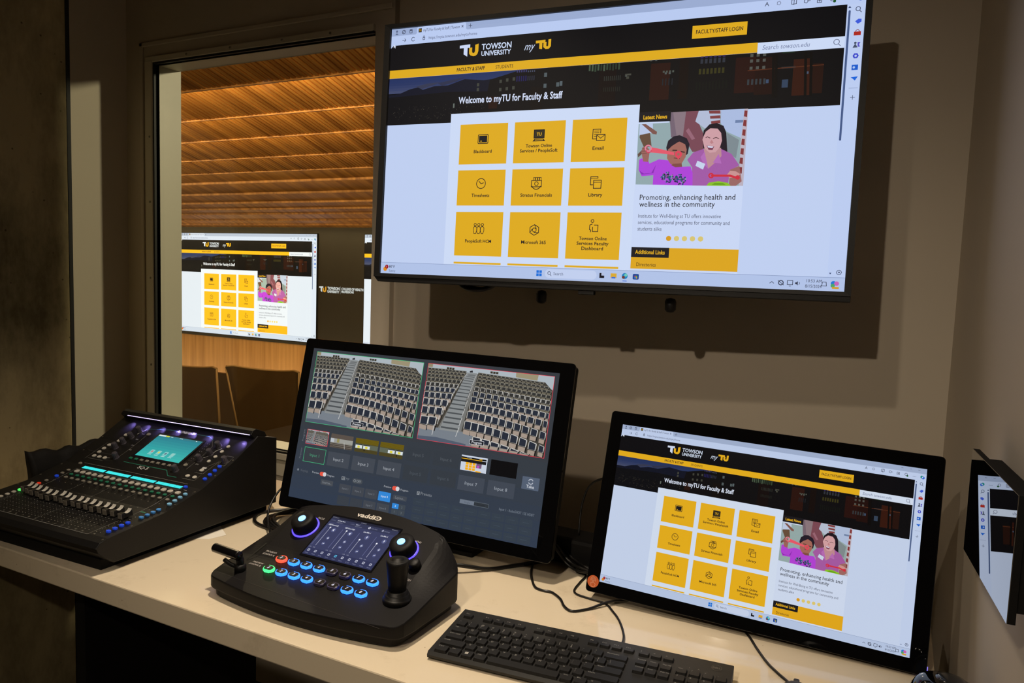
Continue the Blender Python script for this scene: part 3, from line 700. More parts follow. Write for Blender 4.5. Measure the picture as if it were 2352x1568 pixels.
def concrete_material():
    m = mat('board_formed_concrete', (150, 138, 104), 0.85, bump=(25, 0.35))
    nt = m.node_tree; b = nt.nodes['Principled BSDF']; tc = nt.nodes['Texture Coordinate']
    mp = nt.nodes.new('ShaderNodeMapping'); mp.inputs['Scale'].default_value = (1, 1, 0.45)
    n = nt.nodes.new('ShaderNodeTexNoise'); n.inputs['Scale'].default_value = 4.5; n.inputs['Detail'].default_value = 9; n.inputs['Roughness'].default_value = 0.72
    r = nt.nodes.new('ShaderNodeValToRGB'); e = r.color_ramp.elements
    e[0].position = 0.34; e[0].color = (*lin((96, 84, 54)), 1); e[1].position = 0.6; e[1].color = (*lin((170, 154, 114)), 1)
    nt.links.new(tc.outputs['Object'], mp.inputs['Vector']); nt.links.new(mp.outputs['Vector'], n.inputs['Vector']); nt.links.new(n.outputs['Fac'], r.inputs['Fac'])
    v = nt.nodes.new('ShaderNodeTexVoronoi'); v.inputs['Scale'].default_value = 24
    r2 = nt.nodes.new('ShaderNodeValToRGB'); r2.color_ramp.elements[0].position = 0.04; r2.color_ramp.elements[0].color = (0.15, 0.12, 0.08, 1); r2.color_ramp.elements[1].position = 0.075; r2.color_ramp.elements[1].color = (1, 1, 1, 1)
    mx = nt.nodes.new('ShaderNodeMix'); mx.data_type = 'RGBA'; mx.blend_type = 'MULTIPLY'; mx.inputs[0].default_value = 0.8
    nt.links.new(tc.outputs['Object'], v.inputs['Vector']); nt.links.new(v.outputs['Distance'], r2.inputs['Fac'])
    nt.links.new(r.outputs['Color'], mx.inputs[6]); nt.links.new(r2.outputs['Color'], mx.inputs[7]); nt.links.new(mx.outputs[2], b.inputs['Base Color'])
    return m
def wood_material(name, c0, c1, sc_=(60, 2, 2), rough=0.45):
    m = mat(name, c1, rough); nt = m.node_tree; b = nt.nodes['Principled BSDF']; tc = nt.nodes['Texture Coordinate']
    mp = nt.nodes.new('ShaderNodeMapping'); mp.inputs['Scale'].default_value = sc_
    n = nt.nodes.new('ShaderNodeTexNoise'); n.inputs['Scale'].default_value = 1; n.inputs['Detail'].default_value = 6
    r = nt.nodes.new('ShaderNodeValToRGB'); e = r.color_ramp.elements
    e[0].position = 0.3; e[0].color = (*lin(c0), 1); e[1].position = 0.7; e[1].color = (*lin(c1), 1)
    nt.links.new(tc.outputs['Object'], mp.inputs['Vector']); nt.links.new(mp.outputs['Vector'], n.inputs['Vector'])
    nt.links.new(n.outputs['Fac'], r.inputs['Fac']); nt.links.new(r.outputs['Color'], b.inputs['Base Color'])
    return m
conc_m = concrete_material()
oakv_m = wood_material('oak_veneer', (176, 122, 62), (214, 158, 92), (9, 9, 0.35))
slat_m = wood_material('ceiling_slats', (150, 92, 36), (224, 158, 78), (11.0, 0.25, 0.25), 0.5)
seat_m = wood_material('beech_plywood', (128, 92, 48), (150, 110, 62), (3, 3, 0.6), 0.4)
edge_m = mat('plywood_edge', (196, 150, 88), 0.5)
dark_m = mat('dark_display_surround', (52, 46, 38), 0.5)
floor_m = mat('dark_carpet', (44, 38, 34), 0.95, bump=(300, 0.5))
steel_m = mat('screw_steel', (150, 145, 130), 0.35, 0.9)
gasket_m = mat('black_gasket', (14, 11, 9), 0.6)

YW = 1.70            # window / display wall
# ---------------------------------------------------------------- the booth shell
WX0, WX1, WZ0, WZ1 = -2.205, -1.32, 0.764, 1.960
bm = bmesh.new()
box(bm, (-2.45, YW, -0.05), (WX0, YW+0.09, 2.6)); box(bm, (WX1, YW, -0.05), (-1.256, YW+0.09, 2.6))
box(bm, (WX0, YW, WZ1), (WX1, YW+0.09, 2.6)); box(bm, (WX0, YW, -0.05), (WX1, YW+0.09, WZ0))
box(bm, (-1.240, YW, -0.05), (0.3, YW+0.09, 2.6)); box(bm, (-1.256, YW+0.02, -0.05), (-1.240, YW+0.09, 2.6))
struct('wall_back', bm, wall_m)
bm = bmesh.new(); prism(bm, [(0.094, YW), (0.094+0.085*3.9, -2.2), (0.6, -2.2), (0.6, YW)], 'z', -0.05, 2.6)
struct('wall_right', bm, wall_m)
struct('wall_left', boxbm((-2.47, -2.2, -0.05), (-2.35, YW, 2.6)), wall_m)
struct('wall_front', boxbm((-2.47, -2.3, -0.05), (0.6, -2.2, 2.6)), wall_m)
struct('floor', boxbm((-2.5, -2.3, -0.06), (0.6, YW+0.1, 0)), floor_m)
bm = bmesh.new(); box(bm, (-2.5, -2.3, 2.5), (0.6, YW+0.1, 2.6)); struct('ceiling', bm, wall_m)
bm = boxbm((-2.35, -0.6, 0.0), (-1.96, 1.246, 2.5), 0.003)
struct('wall_left_column', bm, conc_m)
bm = boxbm((-2.0, 1.246, 0.0), (-1.960, 1.256, 2.5)); struct('trim_1', bm, gasket_m)
# drywall bead around the window opening
bm = bmesh.new()
for (a, b) in (((WX0-0.075, YW-0.006, 0.69), (WX0-0.058, YW, WZ1+0.075)), ((WX0-0.075, YW-0.006, WZ1+0.060), (-1.262, YW, WZ1+0.075))):
    box(bm, a, b, 0.003)
struct('trim_2', bm, wall_m)
bm = bmesh.new(); box(bm, (-2.205, YW-0.004, 0.685), (-1.262, YW, 0.735), 0.002); struct('trim_3', bm, frame_m)
# window frame, gasket, screws, glass
win = bpy.data.objects.new('window_1', None); COL.objects.link(win); win['kind'] = 'structure'; win.location = ((WX0+WX1)/2, YW, WZ0)
def child_world(name, bm, m, parent, **k):
    o = mesh_obj(name, bm, m, parent, **k); o.matrix_parent_inverse = Matrix.Translation(-Vector(parent.location)); return o
bm = bmesh.new()
box(bm, (WX0-0.040, YW-0.012, WZ0-0.03), (WX0-0.006, YW+0.001, WZ1+0.012), 0.003)
box(bm, (WX0-0.040, YW-0.010, WZ1+0.006), (WX1+0.0, YW+0.001, WZ1+0.026), 0.003)
box(bm, (WX0, YW-0.010, WZ0-0.028), (WX1, YW+0.001, WZ0-0.006), 0.003)
child_world('glazing_stop', bm, frame_m, win)
bm = bmesh.new()
box(bm, (WX0-0.008, YW-0.008, WZ0-0.008), (WX0, YW+0.012, WZ1+0.008)); box(bm, (WX0, YW-0.008, WZ1), (WX1, YW+0.012, WZ1+0.007)); box(bm, (WX0, YW-0.008, WZ0-0.007), (WX1, YW+0.012, WZ0))
child_world('gasket', bm, gasket_m, win)
bm = bmesh.new()
box(bm, (WX0-0.02, YW+0.012, WZ0-0.02), (WX0+0.001, YW+0.095, WZ1+0.02)); box(bm, (WX0, YW+0.012, WZ1-0.001), (WX1, YW+0.078, WZ1+0.03)); box(bm, (WX0, YW+0.012, WZ0-0.03), (WX1, YW+0.09, WZ0+0.001))
box(bm, (WX1, YW+0.012, WZ0-0.02), (WX1+0.02, YW+0.09, WZ1+0.02))
child_world('jamb', bm, frame_m, win)
gm = bpy.data.materials.new('window_glass'); gm.use_nodes = True
nt = gm.node_tree; nt.nodes.clear()
o_ = nt.nodes.new('ShaderNodeOutputMaterial'); t_ = nt.nodes.new('ShaderNodeBsdfTransparent'); g_ = nt.nodes.new('ShaderNodeBsdfGlossy'); f_ = nt.nodes.new('ShaderNodeFresnel'); x_ = nt.nodes.new('ShaderNodeMixShader')
t_.inputs['Color'].default_value = (0.93, 0.95, 0.93, 1); g_.inputs['Roughness'].default_value = 0.0; f_.inputs['IOR'].default_value = 1.45
ge_ = nt.nodes.new('ShaderNodeNewGeometry'); mr_ = nt.nodes.new('ShaderNodeMapRange'); mr_.inputs['To Min'].default_value = 1.45; mr_.inputs['To Max'].default_value = 1/1.45
nt.links.new(ge_.outputs['Backfacing'], mr_.inputs['Value']); nt.links.new(mr_.outputs['Result'], f_.inputs['IOR'])
nt.links.new(f_.outputs[0], x_.inputs[0]); nt.links.new(t_.outputs[0], x_.inputs[1]); nt.links.new(g_.outputs[0], x_.inputs[2]); nt.links.new(x_.outputs[0], o_.inputs['Surface'])
child_world('glass', boxbm((WX0-0.004, YW+0.002, WZ0-0.004), (WX1+0.004, YW+0.010, WZ1+0.004)), gm, win)
bm = bmesh.new(); lathe(bm, [(0.0, 0.003), (0.003, 0.002), (0.004, 0)], 10)
s0 = child_world('screw', bm, steel_m, win); s0.rotation_euler = (math.pi/2, 0, 0)
base = Vector(win.location)
first = True
for z in (0.98, 1.27, 1.52, 1.73):
    if first: s = s0; first = False
    else: s = s0.copy(); COL.objects.link(s)
    s.location = (WX0-0.018, YW-0.012, z)
for x in (-2.05, -1.86, -1.65, -1.47):
    s = s0.copy(); COL.objects.link(s); s.location = (x, YW-0.010, WZ1+0.016)

# ---------------------------------------------------------------- the lecture hall beyond the glass
YH = 15.1
struct('wall_hall', boxbm((-26, YH+0.02, -3.0), (-8, YH+0.2, 3.2)), oakv_m)
struct('floor_hall', boxbm((-26, YW+0.1, -3.2), (3, YH, -3.0)), floor_m)
bm = bmesh.new()
prism(bm, [(YW+0.12, 2.95), (YH, 2.85), (YH, 3.15), (YW+0.12, 3.15)], 'x', -26, 3)
struct('ceiling_hall', bm, dark_m)
struct('wall_hall_left', boxbm((-26.2, YW+0.1, -3.2), (-26, YH, 3.2)), wall_m)
# slatted ceiling panels: each dips towards the stage and ends in a lip
zl = [2.71, 2.71, 2.71, 2.67, 2.645, 2.63, 2.565, 2.51, 2.48, 2.46, 2.40, 2.36, 2.34]
for i, z in enumerate(zl):
    y1 = 4.3+0.9*i; y0 = y1-0.86
    bm = bmesh.new()
    x0, x1 = -6.5-1.25*i, -2.2-0.78*i*0.9
    zt = z+0.24
    prism(bm, [(y0, zt), (y1, z), (y1, z+0.03), (y0, zt+0.03)], 'x', x0, x1)
    p = struct('ceiling_panel_%d' % (i+1), bm, slat_m)
    if i < 5:
        bm = bmesh.new(); n = int((x1-x0)/0.055)
        for k in range(n):
            xx = x0+0.055*k
            a = random.uniform(0.0, 0.004)
            prism(bm, [(y0+.01, zt-0.002), (y1-.01, z-0.001), (y1-.01, z-0.018-a), (y0+.01, zt-0.02-a)], 'x', xx, xx+0.033)
        q = mesh_obj('slats', bm, slat_m, p)
    bm = bmesh.new(); box(bm, (x0, y1-0.012, z-0.03), (x1, y1+0.006, z+0.035)); mesh_obj('lip', bm, slat_m, p)
k = YH/18.0
Z = lambda z: 1.325+(z-1.325)*k
tag(mesh_obj('display_surround', boxbm((-22.6*k, YH-0.05, Z(-1.12)), (-11.0*k, YH-0.01, Z(2.53))), dark_m), 'dark panel between and around the two big hall displays', 'display wall panel')
scrA_m = screen_mat('hall_display_light', 1.4, 0.4, 0.2, (1.12, 1.0, 0.86))
scr_tv_m = screen_mat('television_light', 0.86, 0.5, 0.15, (0.92, 0.95, 1.06))
scr_rm_m = screen_mat('monitor_light', 0.82, 0.12, 0.5, (0.98, 0.98, 1.0))
scr_lm_m = screen_mat('switcher_light', 0.95, 0.12, 0.5, (0.98, 0.98, 1.0))
page = Canvas(); web_page(page); warp_page(page)
w_, h_ = (22.016-15.98)*k, (2.323+1.008)*k
for i, xc in enumerate((-19.0*k, -19.0*k+(w_+ (15.98-14.17)*k + 0.02))):
    lab = ('big hall display with web page, wholly visible through the window', 'second big hall display, only a sliver shows beside the television')[i]
    t = thing('wall_display', lab, 'display', (xc, YH-0.085, Z(-1.008)), group='hall displays')
    mesh_obj('bezel', boxbm((-w_/2-0.02, 0.0, -0.02), (w_/2+0.02, 0.03, h_+0.02), 0.004), black_m, t)
    if i == 0: s = page.build('screen', 1920, 1080, w_, h_, scrA_m, t, gap=4e-4, off=0.004)
    else: s = bpy.data.objects.new('screen', s.data); COL.objects.link(s); s.parent = t
    s.location = (0, 0, h_/2)
# TU sign on the surround
lg = Canvas(); tu_logo(lg, 0, 0, 1.0, (244, 170, 50), (240, 240, 238))
lg.text('TOWSON', 104, 26, 34, (235, 235, 232), 150, 0.05); lg.text('UNIVERSITY', 104, 52, 28, (235, 235, 232), 148, 0.05)
lg.rect(262, -6, 266, 60, (150, 148, 140)); lg.text('COLLEGE OF HEALTH', 276, 24, 28, (235, 235, 232), 264, 0.05); lg.text('PROFESSIONS', 276, 48, 26, (235, 235, 232), 150, 0.05)
o = lg.build('wall_lettering', 540, 60, 1.70*k, 0.21*k, screen_mat('sign_light', 0.9, 0.5, 0.2), None, gap=3e-4)
o.location = (-15.05*k, YH-0.06, Z(0.64)); tag(o, 'lit white and gold university lettering on the dark hall wall', 'sign')

# auditorium seats: curved plywood shells seen from behind
def shell(name, parent, w0, w1, h, thick, m, sag=0.022):
    bm = bmesh.new(); n = 14; mz = 10; F = []; B = []
    for j in range(mz+1):
        t = j/mz; rowf = []; rowb = []
        for i in range(n+1):
            s = -1+2*i/n
            wd = w0+(w1-w0)*t
            z = h*t - (sag*(1-s*s) if j == mz else sag*(1-s*s)*t)
            if j == mz and abs(s) == 1: z -= 0.012
            y = 0.05*(1-s*s)+0.19*h*(1-t)
            rowf.append(bm.verts.new((s*wd/2, y, z))); rowb.append(bm.verts.new((s*wd/2, y+thick, z)))
        F.append(rowf); B.append(rowb)
    for j in range(mz):
        for i in range(n):
            bm.faces.new((F[j][i], F[j][i+1], F[j+1][i+1], F[j+1][i])); bm.faces.new((B[j][i+1], B[j][i], B[j+1][i], B[j+1][i+1]))
        bm.faces.new((F[j][0], F[j+1][0], B[j+1][0], B[j][0])); bm.faces.new((F[j][n], B[j][n], B[j+1][n], F[j+1][n]))
    for i in range(n):
        bm.faces.new((F[0][i], B[0][i], B[0][i+1], F[0][i+1]))
    o = mesh_obj(name, bm, m, parent, smooth=True)
    bm = bmesh.new(); pts = []
    for i in range(n+1):
        s = -1+2*i/n
        z = h-sag*(1-s*s)-(0.012 if abs(s) == 1 else 0); pts.append((s*w1/2, 0.05*(1-s*s)+thick/2, z+0.001))
    ln = [( -w1/2, 0.05+thick/2, h-0.012)]
    tube(bm, pts, thick*0.56, 6, 2)
    for s in (-1, 1):
        tube(bm, [(s*(w0+(w1-w0)*t)/2, 0.19*h*(1-t)+thick/2, h*t-0.012*t) for t in (0.02, 0.5, 1)], thick*0.5, 6, 1)
    mesh_obj('veneer_edge', bm, edge_m, parent, smooth=True)
    return o
def chair(x, y, z, w, lab, rz=0):
    t = thing('auditorium_chair', lab, 'chair', (x, y, z), (0, 0, rz), 'wooden seats in the hall')
    shell('backrest', t, w*0.72, w, 0.82, 0.014, seat_m)
    bm = bmesh.new(); box(bm, (-w*0.36, 0.19, -0.04), (w*0.36, 0.6, 0.0), 0.015); mesh_obj('seat', bm, seat_m, t)
    bm = bmesh.new(); box(bm, (-w*0.56, 0.16, -1.6), (-w*0.46, 0.30, 0.56), 0.01); mesh_obj('arm_post', bm, blackm_m, t)
    return t
# back tops measured at y = 3.2
chair(-3.875, 3.15, 0.706-0.82, 0.50, 'wooden hall seat seen from behind, cut by the window jamb', math.radians(10))
chair(-3.215, 3.15, 0.742-0.82, 0.485, 'wooden hall seat seen from behind, whole top edge visible', math.radians(10))
chair(-5.10, 4.6, 0.40-0.82, 0.52, 'farther wooden hall seat, glimpsed between the two front ones', math.radians(10))

# ---------------------------------------------------------------- desk
t = thing('desk', 'long cream solid-surface worktop desk along the wall', 'desk', (-0.9, 0.847, 0.0))
o = mesh_obj('worktop', boxbm((-1.06, 0.0, 0.703), (0.985, 0.66, 0.745), 0.0025), desk_m, t)
mesh_obj('rear_rail', boxbm((-1.04, 0.60, 0.60), (0.97, 0.63, 0.703)), blackm_m, t)
for x in (-0.62, 0.94):
    mesh_obj('support_panel', boxbm((x, 0.12, 0.0), (x+0.03, 0.60, 0.703)), blackm_m, t)

# ---------------------------------------------------------------- displays in the booth
def frame_matrix(P, r, u, delta=0.0):
    r = Vector(r).normalized(); u = Vector(u); u = (u-r*u.dot(r)).normalized()
    r, u = r*math.cos(delta)+u*math.sin(delta), u*math.cos(delta)-r*math.sin(delta)
    m = Matrix((r, u.cross(r), u)).transposed().to_4x4(); m.translation = Vector(P); return m
def place(o, m): o.matrix_world = m; o['_m'] = 0; del o['_m']; return o
def world_child(name, bm, m, parent, M, **k):
    o = mesh_obj(name, bm, m, parent, **k); o.matrix_parent_inverse = M.inverted(); return o

# wall television
M = frame_matrix((-0.5589, 1.4075, 1.5794), (0.9964, 0.0842, -0.0129), (0.0089, 0.0473, 0.9988), 0.0100)
tv = thing('television', 'large black wall television showing the university web page above the desk', 'television'); tv.matrix_world = M
bm = bmesh.new()
pts = [(-0.484, 0.2735), (0.481, 0.2735), (0.481, -0.2826), (-0.474, -0.2826), (-0.484, -0.272)]
prism(bm, pts, 'y', 0.002, 0.030, 0.003); mesh_obj('rear_cover', bm, black_m, tv)
bm = bmesh.new()
def frame_ring(bm, outer, inner, y0, y1):
    """rectangular ring, outer/inner = (x0,z0,x1,z1)"""
    a = [(outer[0], outer[1]), (outer[2], outer[1]), (outer[2], outer[3]), (outer[0], outer[3])]
    b = [(inner[0], inner[1]), (inner[2], inner[1]), (inner[2], inner[3]), (inner[0], inner[3])]
    V = lambda p, y: bm.verts.new((p[0], y, p[1]))
    A0 = [V(p, y0) for p in a]; B0 = [V(p, y0+0.0008) for p in b]; A1 = [V(p, y1) for p in a]; B1 = [V(p, y1) for p in b]
    for i in range(4):
        j = (i+1) % 4
        bm.faces.new((A0[i], A0[j], B0[j], B0[i])); bm.faces.new((A1[j], A1[i], B1[i], B1[j]))
        bm.faces.new((A0[j], A0[i], A1[i], A1[j])); bm.faces.new((B0[i], B0[j], B1[j], B1[i]))
frame_ring(bm, (-0.484, -0.272, 0.481, 0.2735), (-0.4706, -0.2645, 0.4706, 0.2645), -0.006, 0.004)
mesh_obj('bezel', bm, black_m, tv)
s = page.build('screen', 1920, 1080, 0.94, 0.5288, scr_tv_m, tv, gap=5e-5, off=-0.0005)
bm = bmesh.new(); prism(bm, [(-0.474, -0.2826), (-0.484, -0.272), (-0.484, -0.266), (0.481, -0.266), (0.481, -0.2826)], 'y', -0.004, 0.004, 0.001); mesh_obj('lower_bezel', bm, black_m, tv)
bm = bmesh.new(); box(bm, (-0.012, -0.002, -0.2905), (0.020, 0.012, -0.2826), 0.001); mesh_obj('sensor_tab', bm, black_m, tv)
bm = bmesh.new(); box(bm, (-0.30, 0.03, -0.17), (0.30, 0.045, 0.14), 0.005); mesh_obj('connector_housing', bm, black_m, tv)
# articulated wall mount
mt = thing('wall_mount', 'black articulated bracket holding the big television off the wall', 'bracket', (-0.55, YW, 1.58))
def mt_box(name, lo, hi, bev=0.002): return world_child(name, boxbm(lo, hi, bev), blackm_m, mt, Matrix.Translation((-0.55, YW, 1.58)))
mt_box('wall_plate', (-0.68, YW-0.025, 1.44), (-0.42, YW, 1.72))
mt_box('arm', (-0.58, 1.48, 1.55), (-0.52, YW-0.02, 1.61)); mt_box('tv_plate', (-0.66, 1.482, 1.45), (-0.44, 1.502, 1.70))
for x, zz in ((-0.681, 1.279), (-0.402, 1.275)):
    bm = bmesh.new(); box(bm, (x-0.010, 1.470, 1.30), (x+0.010, 1.484, 1.78), 0.003); world_child('vertical_rail', bm, blackm_m, mt, Matrix.Translation((-0.55, YW, 1.58)))
    bm = bmesh.new(); lathe(bm, [(0.0, -0.015), (0.007, -0.014), (0.011, -0.009), (0.0115, 0.006), (0.009, 0.012), (0, 0.014)], 10, (x, 1.458, zz))
    world_child('strap_end', bm, rubber_m, mt, Matrix.Translation((-0.55, YW, 1.58)), smooth=True)
bm = bmesh.new(); tube(bm, [(-0.86, 1.41, 1.312), (-0.845, 1.40, 1.297), (-0.82, 1.395, 1.289), (-0.79, 1.395, 1.290), (-0.765, 1.40, 1.300), (-0.755, 1.42, 1.32)], 0.005, 8)
tube(bm, [(-0.86, 1.415, 1.315), (-0.84, 1.405, 1.301), (-0.81, 1.40, 1.292), (-0.78, 1.40, 1.293), (-0.755, 1.41, 1.31)], 0.004, 8)
tag(mesh_obj('cable_loop', bm, cable_m, smooth=True), 'black cable loop sagging below the left part of the television', 'cable')

# left touch monitor (switcher page)
M = frame_matrix((-0.8808, 1.291, 0.9755), (0.9991, 0.0416, -0.0063), (-0.0035, 0.2314, 0.9728), -0.0035)
lm = thing('touch_monitor', 'black touch monitor showing two camera views of empty auditorium seats', 'monitor'); lm.matrix_world = M
def slab(name, x0, z0, x1, z1, y0, y1, r, m, parent, bev=0.0015):
    bm = bmesh.new(); prism(bm, rounded_rect((x0+x1)/2, (z0+z1)/2, x1-x0, z1-z0, r, 4), 'y', y0, y1, bev); return mesh_obj(name, bm, m, parent)
slab('front_glass', -0.325, -0.192, 0.331, 0.189, 0.0, 0.005, 0.008, blackg_m, lm, 0.001)
slab('housing', -0.322, -0.189, 0.328, 0.186, 0.005, 0.028, 0.008, blackm_m, lm)
slab('rear_bulge', -0.18, -0.12, 0.18, 0.10, 0.028, 0.055, 0.02, blackm_m, lm, 0.006)
sw = Canvas(); switcher(sw)
sw.build('screen', 1920, 1080, 0.6007, 0.3348, scr_lm_m, lm, gap=2.5e-5, off=0.0004)
bm = bmesh.new()
prism(bm, [(1.36, 0.90), (1.40, 0.90), (1.43, 0.757), (1.37, 0.757)], 'x', -0.93, -0.83, 0.004)
box(bm, (-1.02, 1.30, 0.745), (-0.74, 1.48, 0.757), 0.003)
world_child('stand', bm, blackm_m, lm, M)

# right touch monitor (web page)
M = frame_matrix((-0.1959, 1.2860, 0.9130), (0.9998, 0.0149, -0.0147), (0.0104, 0.2585, 0.966), -0.008) @ Matrix.Scale(1.05, 4)
rm = thing('touch_monitor', 'black touch monitor showing the university web page, with round orange sticker', 'monitor'); rm.matrix_world = M
slab('front_glass', -0.2585, -0.1555, 0.2585, 0.157, 0.0, 0.004, 0.006, blackg_m, rm, 0.001)
slab('housing', -0.2555, -0.153, 0.2555, 0.154, 0.004, 0.030, 0.006, blackm_m, rm)
page.build('screen', 1920, 1080, 0.471, 0.2706, scr_rm_m, rm, gap=2.5e-5, off=0.0004)
bm = bmesh.new(); prism(bm, [(0.012, -0.152), (0.016, -0.1555), (0.024, -0.1550), (0.045, -0.146), (0.050, -0.09), (0.030, -0.06)], 'x', -0.235, 0.225, 0.003)
mesh_obj('speaker_chin', bm, blackm_m, rm)
st = Canvas(); st.circ(50, 50, 50, (196, 92, 40), n=28); p_ = (230, 170, 140)
for r in (8, 15, 22): st.ring(50, 36, r, 3.2, p_, 150 if r > 8 else 180, 390 if r > 8 else 360)
st.line([(47, 62), (47, 38), (53, 38), (53, 58), (60, 58), (60, 62), (67, 62), (67, 66), (72, 68), (68, 88), (62, 94), (40, 92), (34, 76), (30, 62), (36, 58), (40, 66), (47, 62)], 3.2, p_)
o = st.build('sticker', 100, 100, 0.0205, 0.0205, paint_mat('sticker_print', 0.6), rm, gap=5e-5, off=0.0); o.location = (-0.2465, -0.0009, -0.1375); o['label'] = 'round orange sticker with a pale touching hand'
bm = bmesh.new(); box(bm, (0.2583, 0.004, -0.1500), (0.2596, 0.008, -0.1425)); mesh_obj('power_light', bm, mat('power_led', (30, 30, 200), 0.4, emit=(0.15, 0.12, 1.0), strength=3), rm)
bm = bmesh.new()
prism(bm, [(1.35, 0.90), (1.38, 0.90), (1.44, 0.752), (1.38, 0.752)], 'x', -0.26, -0.11, 0.004); box(bm, (-0.34, 1.32, 0.745), (-0.04, 1.48, 0.753), 0.003)
world_child('stand', bm, blackm_m, rm, M)

# wall touch panel: dark glass that mirrors the monitor
wp = thing('wall_touch_panel', 'switched-off black glass panel on the right wall, mirroring the monitor', 'control panel', (0.1130, 1.0752, 1.0363), (0, 0, math.atan2(-0.0234, 0.2373)*-1))
mir = mat('dark_mirror_glass', (5, 5, 6), 0.012, spec=1.0, coat=1.0)
mir.node_tree.nodes['Principled BSDF'].inputs['Coat Roughness'].default_value = 0.01
mir.node_tree.nodes['Principled BSDF'].inputs['IOR'].default_value = 1.9
mesh_obj('glass_front', boxbm((0.0, -0.1252, -0.0698), (0.0008, 0.1252, 0.0721)), mir, wp)
mesh_obj('panel_body', boxbm((0.0008, -0.1252, -0.0698), (0.0085, 0.1252, 0.0721)), blackm_m, wp)
mesh_obj('back_box', boxbm((0.0085, -0.122, -0.058), (0.0300, 0.095, 0.066), 0.001, 1), blackm_m, wp)
# ---------------------------------------------------------------- mixing console
MX = Vector((-1.272-0.44*math.cos(math.radians(2)), 0.872-0.44*math.sin(math.radians(2)), 0.745))
mixer = thing('mixing_console', 'black digital audio mixing console with rows of faders and cyan displays', 'mixing desk', MX, (0, 0, math.radians(2)))
MP = [(-0.02, 0.062), (0.0, 0.067), (0.126, 0.081), (0.218, 0.106), (0.305, 0.145), (0.366, 0.180)]
def prof_at(P, v):
    for (a, h0), (b, h1) in zip(P, P[1:]):
        if v <= b or (b, h1) == P[-1]:
            return h0+(h1-h0)*(v-a)/(b-a), math.atan2(h1-h0, b-a)
def msurf(u, v, off=0.0):
    h, a = prof_at(MP, v); return (u, v-math.sin(a)*off, h+math.cos(a)*off)
bm = bmesh.new()
side = [(0.012, 0.017), (-0.020, 0.044), (-0.024, 0.054), (-0.016, 0.063), (0.0, 0.067), (0.126, 0.081), (0.218, 0.106), (0.305, 0.145), (0.366, 0.180), (0.380, 0.190), (0.440, 0.176), (0.440, 0.020)]
prism(bm, side, 'x', 0.0, 0.44, 0.0015)
mesh_obj('chassis', bm, black_m, mixer)
bm = bmesh.new(); prism(bm, [(0.372, 0.186), (0.362, 0.196), (0.368, 0.204), (0.378, 0.207), (0.405, 0.196), (0.412, 0.184)], 'x', 0.004, 0.436, 0.001); mesh_obj('hood', bm, black_m, mixer)
bm = bmesh.new(); box(bm, (0.03, 0.3606, 0.1950), (0.432, 0.3625, 0.1960)); mesh_obj('hood_light', bm, mat('hood_led_strip', (255, 255, 255), 0.4, emit=(0.55, 0.42, 1.0), strength=2.4), mixer)
for i in range(8):
    d = bpy.data.lights.new('hood_led', 'SPOT'); d.energy = 0.22; d.color = (0.36, 0.26, 1.0); d.shadow_soft_size = 0.001; d.spot_size = math.radians(78); d.spot_blend = 1.0
    o = bpy.data.objects.new('hood_led', d); COL.objects.link(o); o.parent = mixer; o.location = (0.05+0.052*i, 0.3585, 0.1945); o.rotation_euler = (math.radians(-12), 0, 0)
bm = bmesh.new()
for x in (0.04, 0.40):
    for y in (0.04, 0.40): lathe(bm, [(0.012, -0.022), (0.013, 0.0)], 12, (x, y, 0.022))
box(bm, (0.026, 0.004, 0.0), (0.414, 0.435, 0.02));  # black block stretched forward to stand for the shadow under the chassis
mesh_obj('underside_shade_tray', bm, blackm_m, mixer)
# legends
lg = Canvas(); LT = (150, 150, 150)
def mfn(x, y, off): return msurf(x/1000.0, -y/1000.0, 0.0003+off)
U = lambda v: -v*1000
def ml(pts, wd=0.8, col=(120, 120, 116)): 
    q = []
    for (a, b), (c_, d_) in zip(pts, pts[1:]):
        n = 4
        for k in range(n): q.append(((a+(c_-a)*k/n)*1000, U(b+(d_-b)*k/n)))
    q.append((pts[-1][0]*1000, U(pts[-1][1]))); lg.line(q, wd, col)
ml([(0.066, 0.20), (0.386, 0.20)]); ml([(0.066, -0.002), (0.386, -0.002)]); ml([(0.062, -0.002), (0.066, 0.14), (0.066, 0.20)]); ml([(0.386, -0.002), (0.39, 0.14), (0.388, 0.20), (0.396, 0.215)])
for u in (0.149, 0.229, 0.309): ml([(u-0.006, -0.002), (u-0.002, 0.14), (u+0.003, 0.20)], 0.7, (96, 96, 92))
ml([(0.06, 0.224), (0.392, 0.224)], 0.7); ml([(0.02, 0.262), (0.11, 0.262)], 0.5, (70, 70, 70))
ml([(0.16, 0.249), (0.30, 0.249), (0.318, 0.235), (0.345, 0.235)], 1.2, (30, 120, 100)); ml([(0.11, 0.352), (0.18, 0.36), (0.31, 0.36), (0.33, 0.352)], 1.0, (50, 100, 110))
for q in (((0.362, 0.236), (0.398, 0.236), (0.398, 0.252)), ((0.043, 0.237), (0.043, 0.296)), ((0.375, 0.258), (0.399, 0.258), (0.404, 0.30), (0.375, 0.262)), ((0.408, 0.29), (0.428, 0.29), (0.428, 0.318), (0.408, 0.318), (0.408, 0.29)), ((0.05, 0.24), (0.10, 0.24)), ((0.355, 0.305), (0.375, 0.335)), ((0.345, 0.262), (0.345, 0.335), (0.33, 0.35)), ((0.13, 0.25), (0.13, 0.34), (0.11, 0.352))): ml(q, 0.6, (110, 110, 106))
ml([(0.10, 0.334), (0.112, 0.35)], 2.2, (150, 150, 150)); ml([(0.352, 0.303), (0.366, 0.312), (0.366, 0.325), (0.376, 0.334)], 1.6, (150, 150, 150))
lg.text('ALLEN&HEATH', 205, U(0.357), 9, (210, 210, 225), 60, 0.008, 0.2)
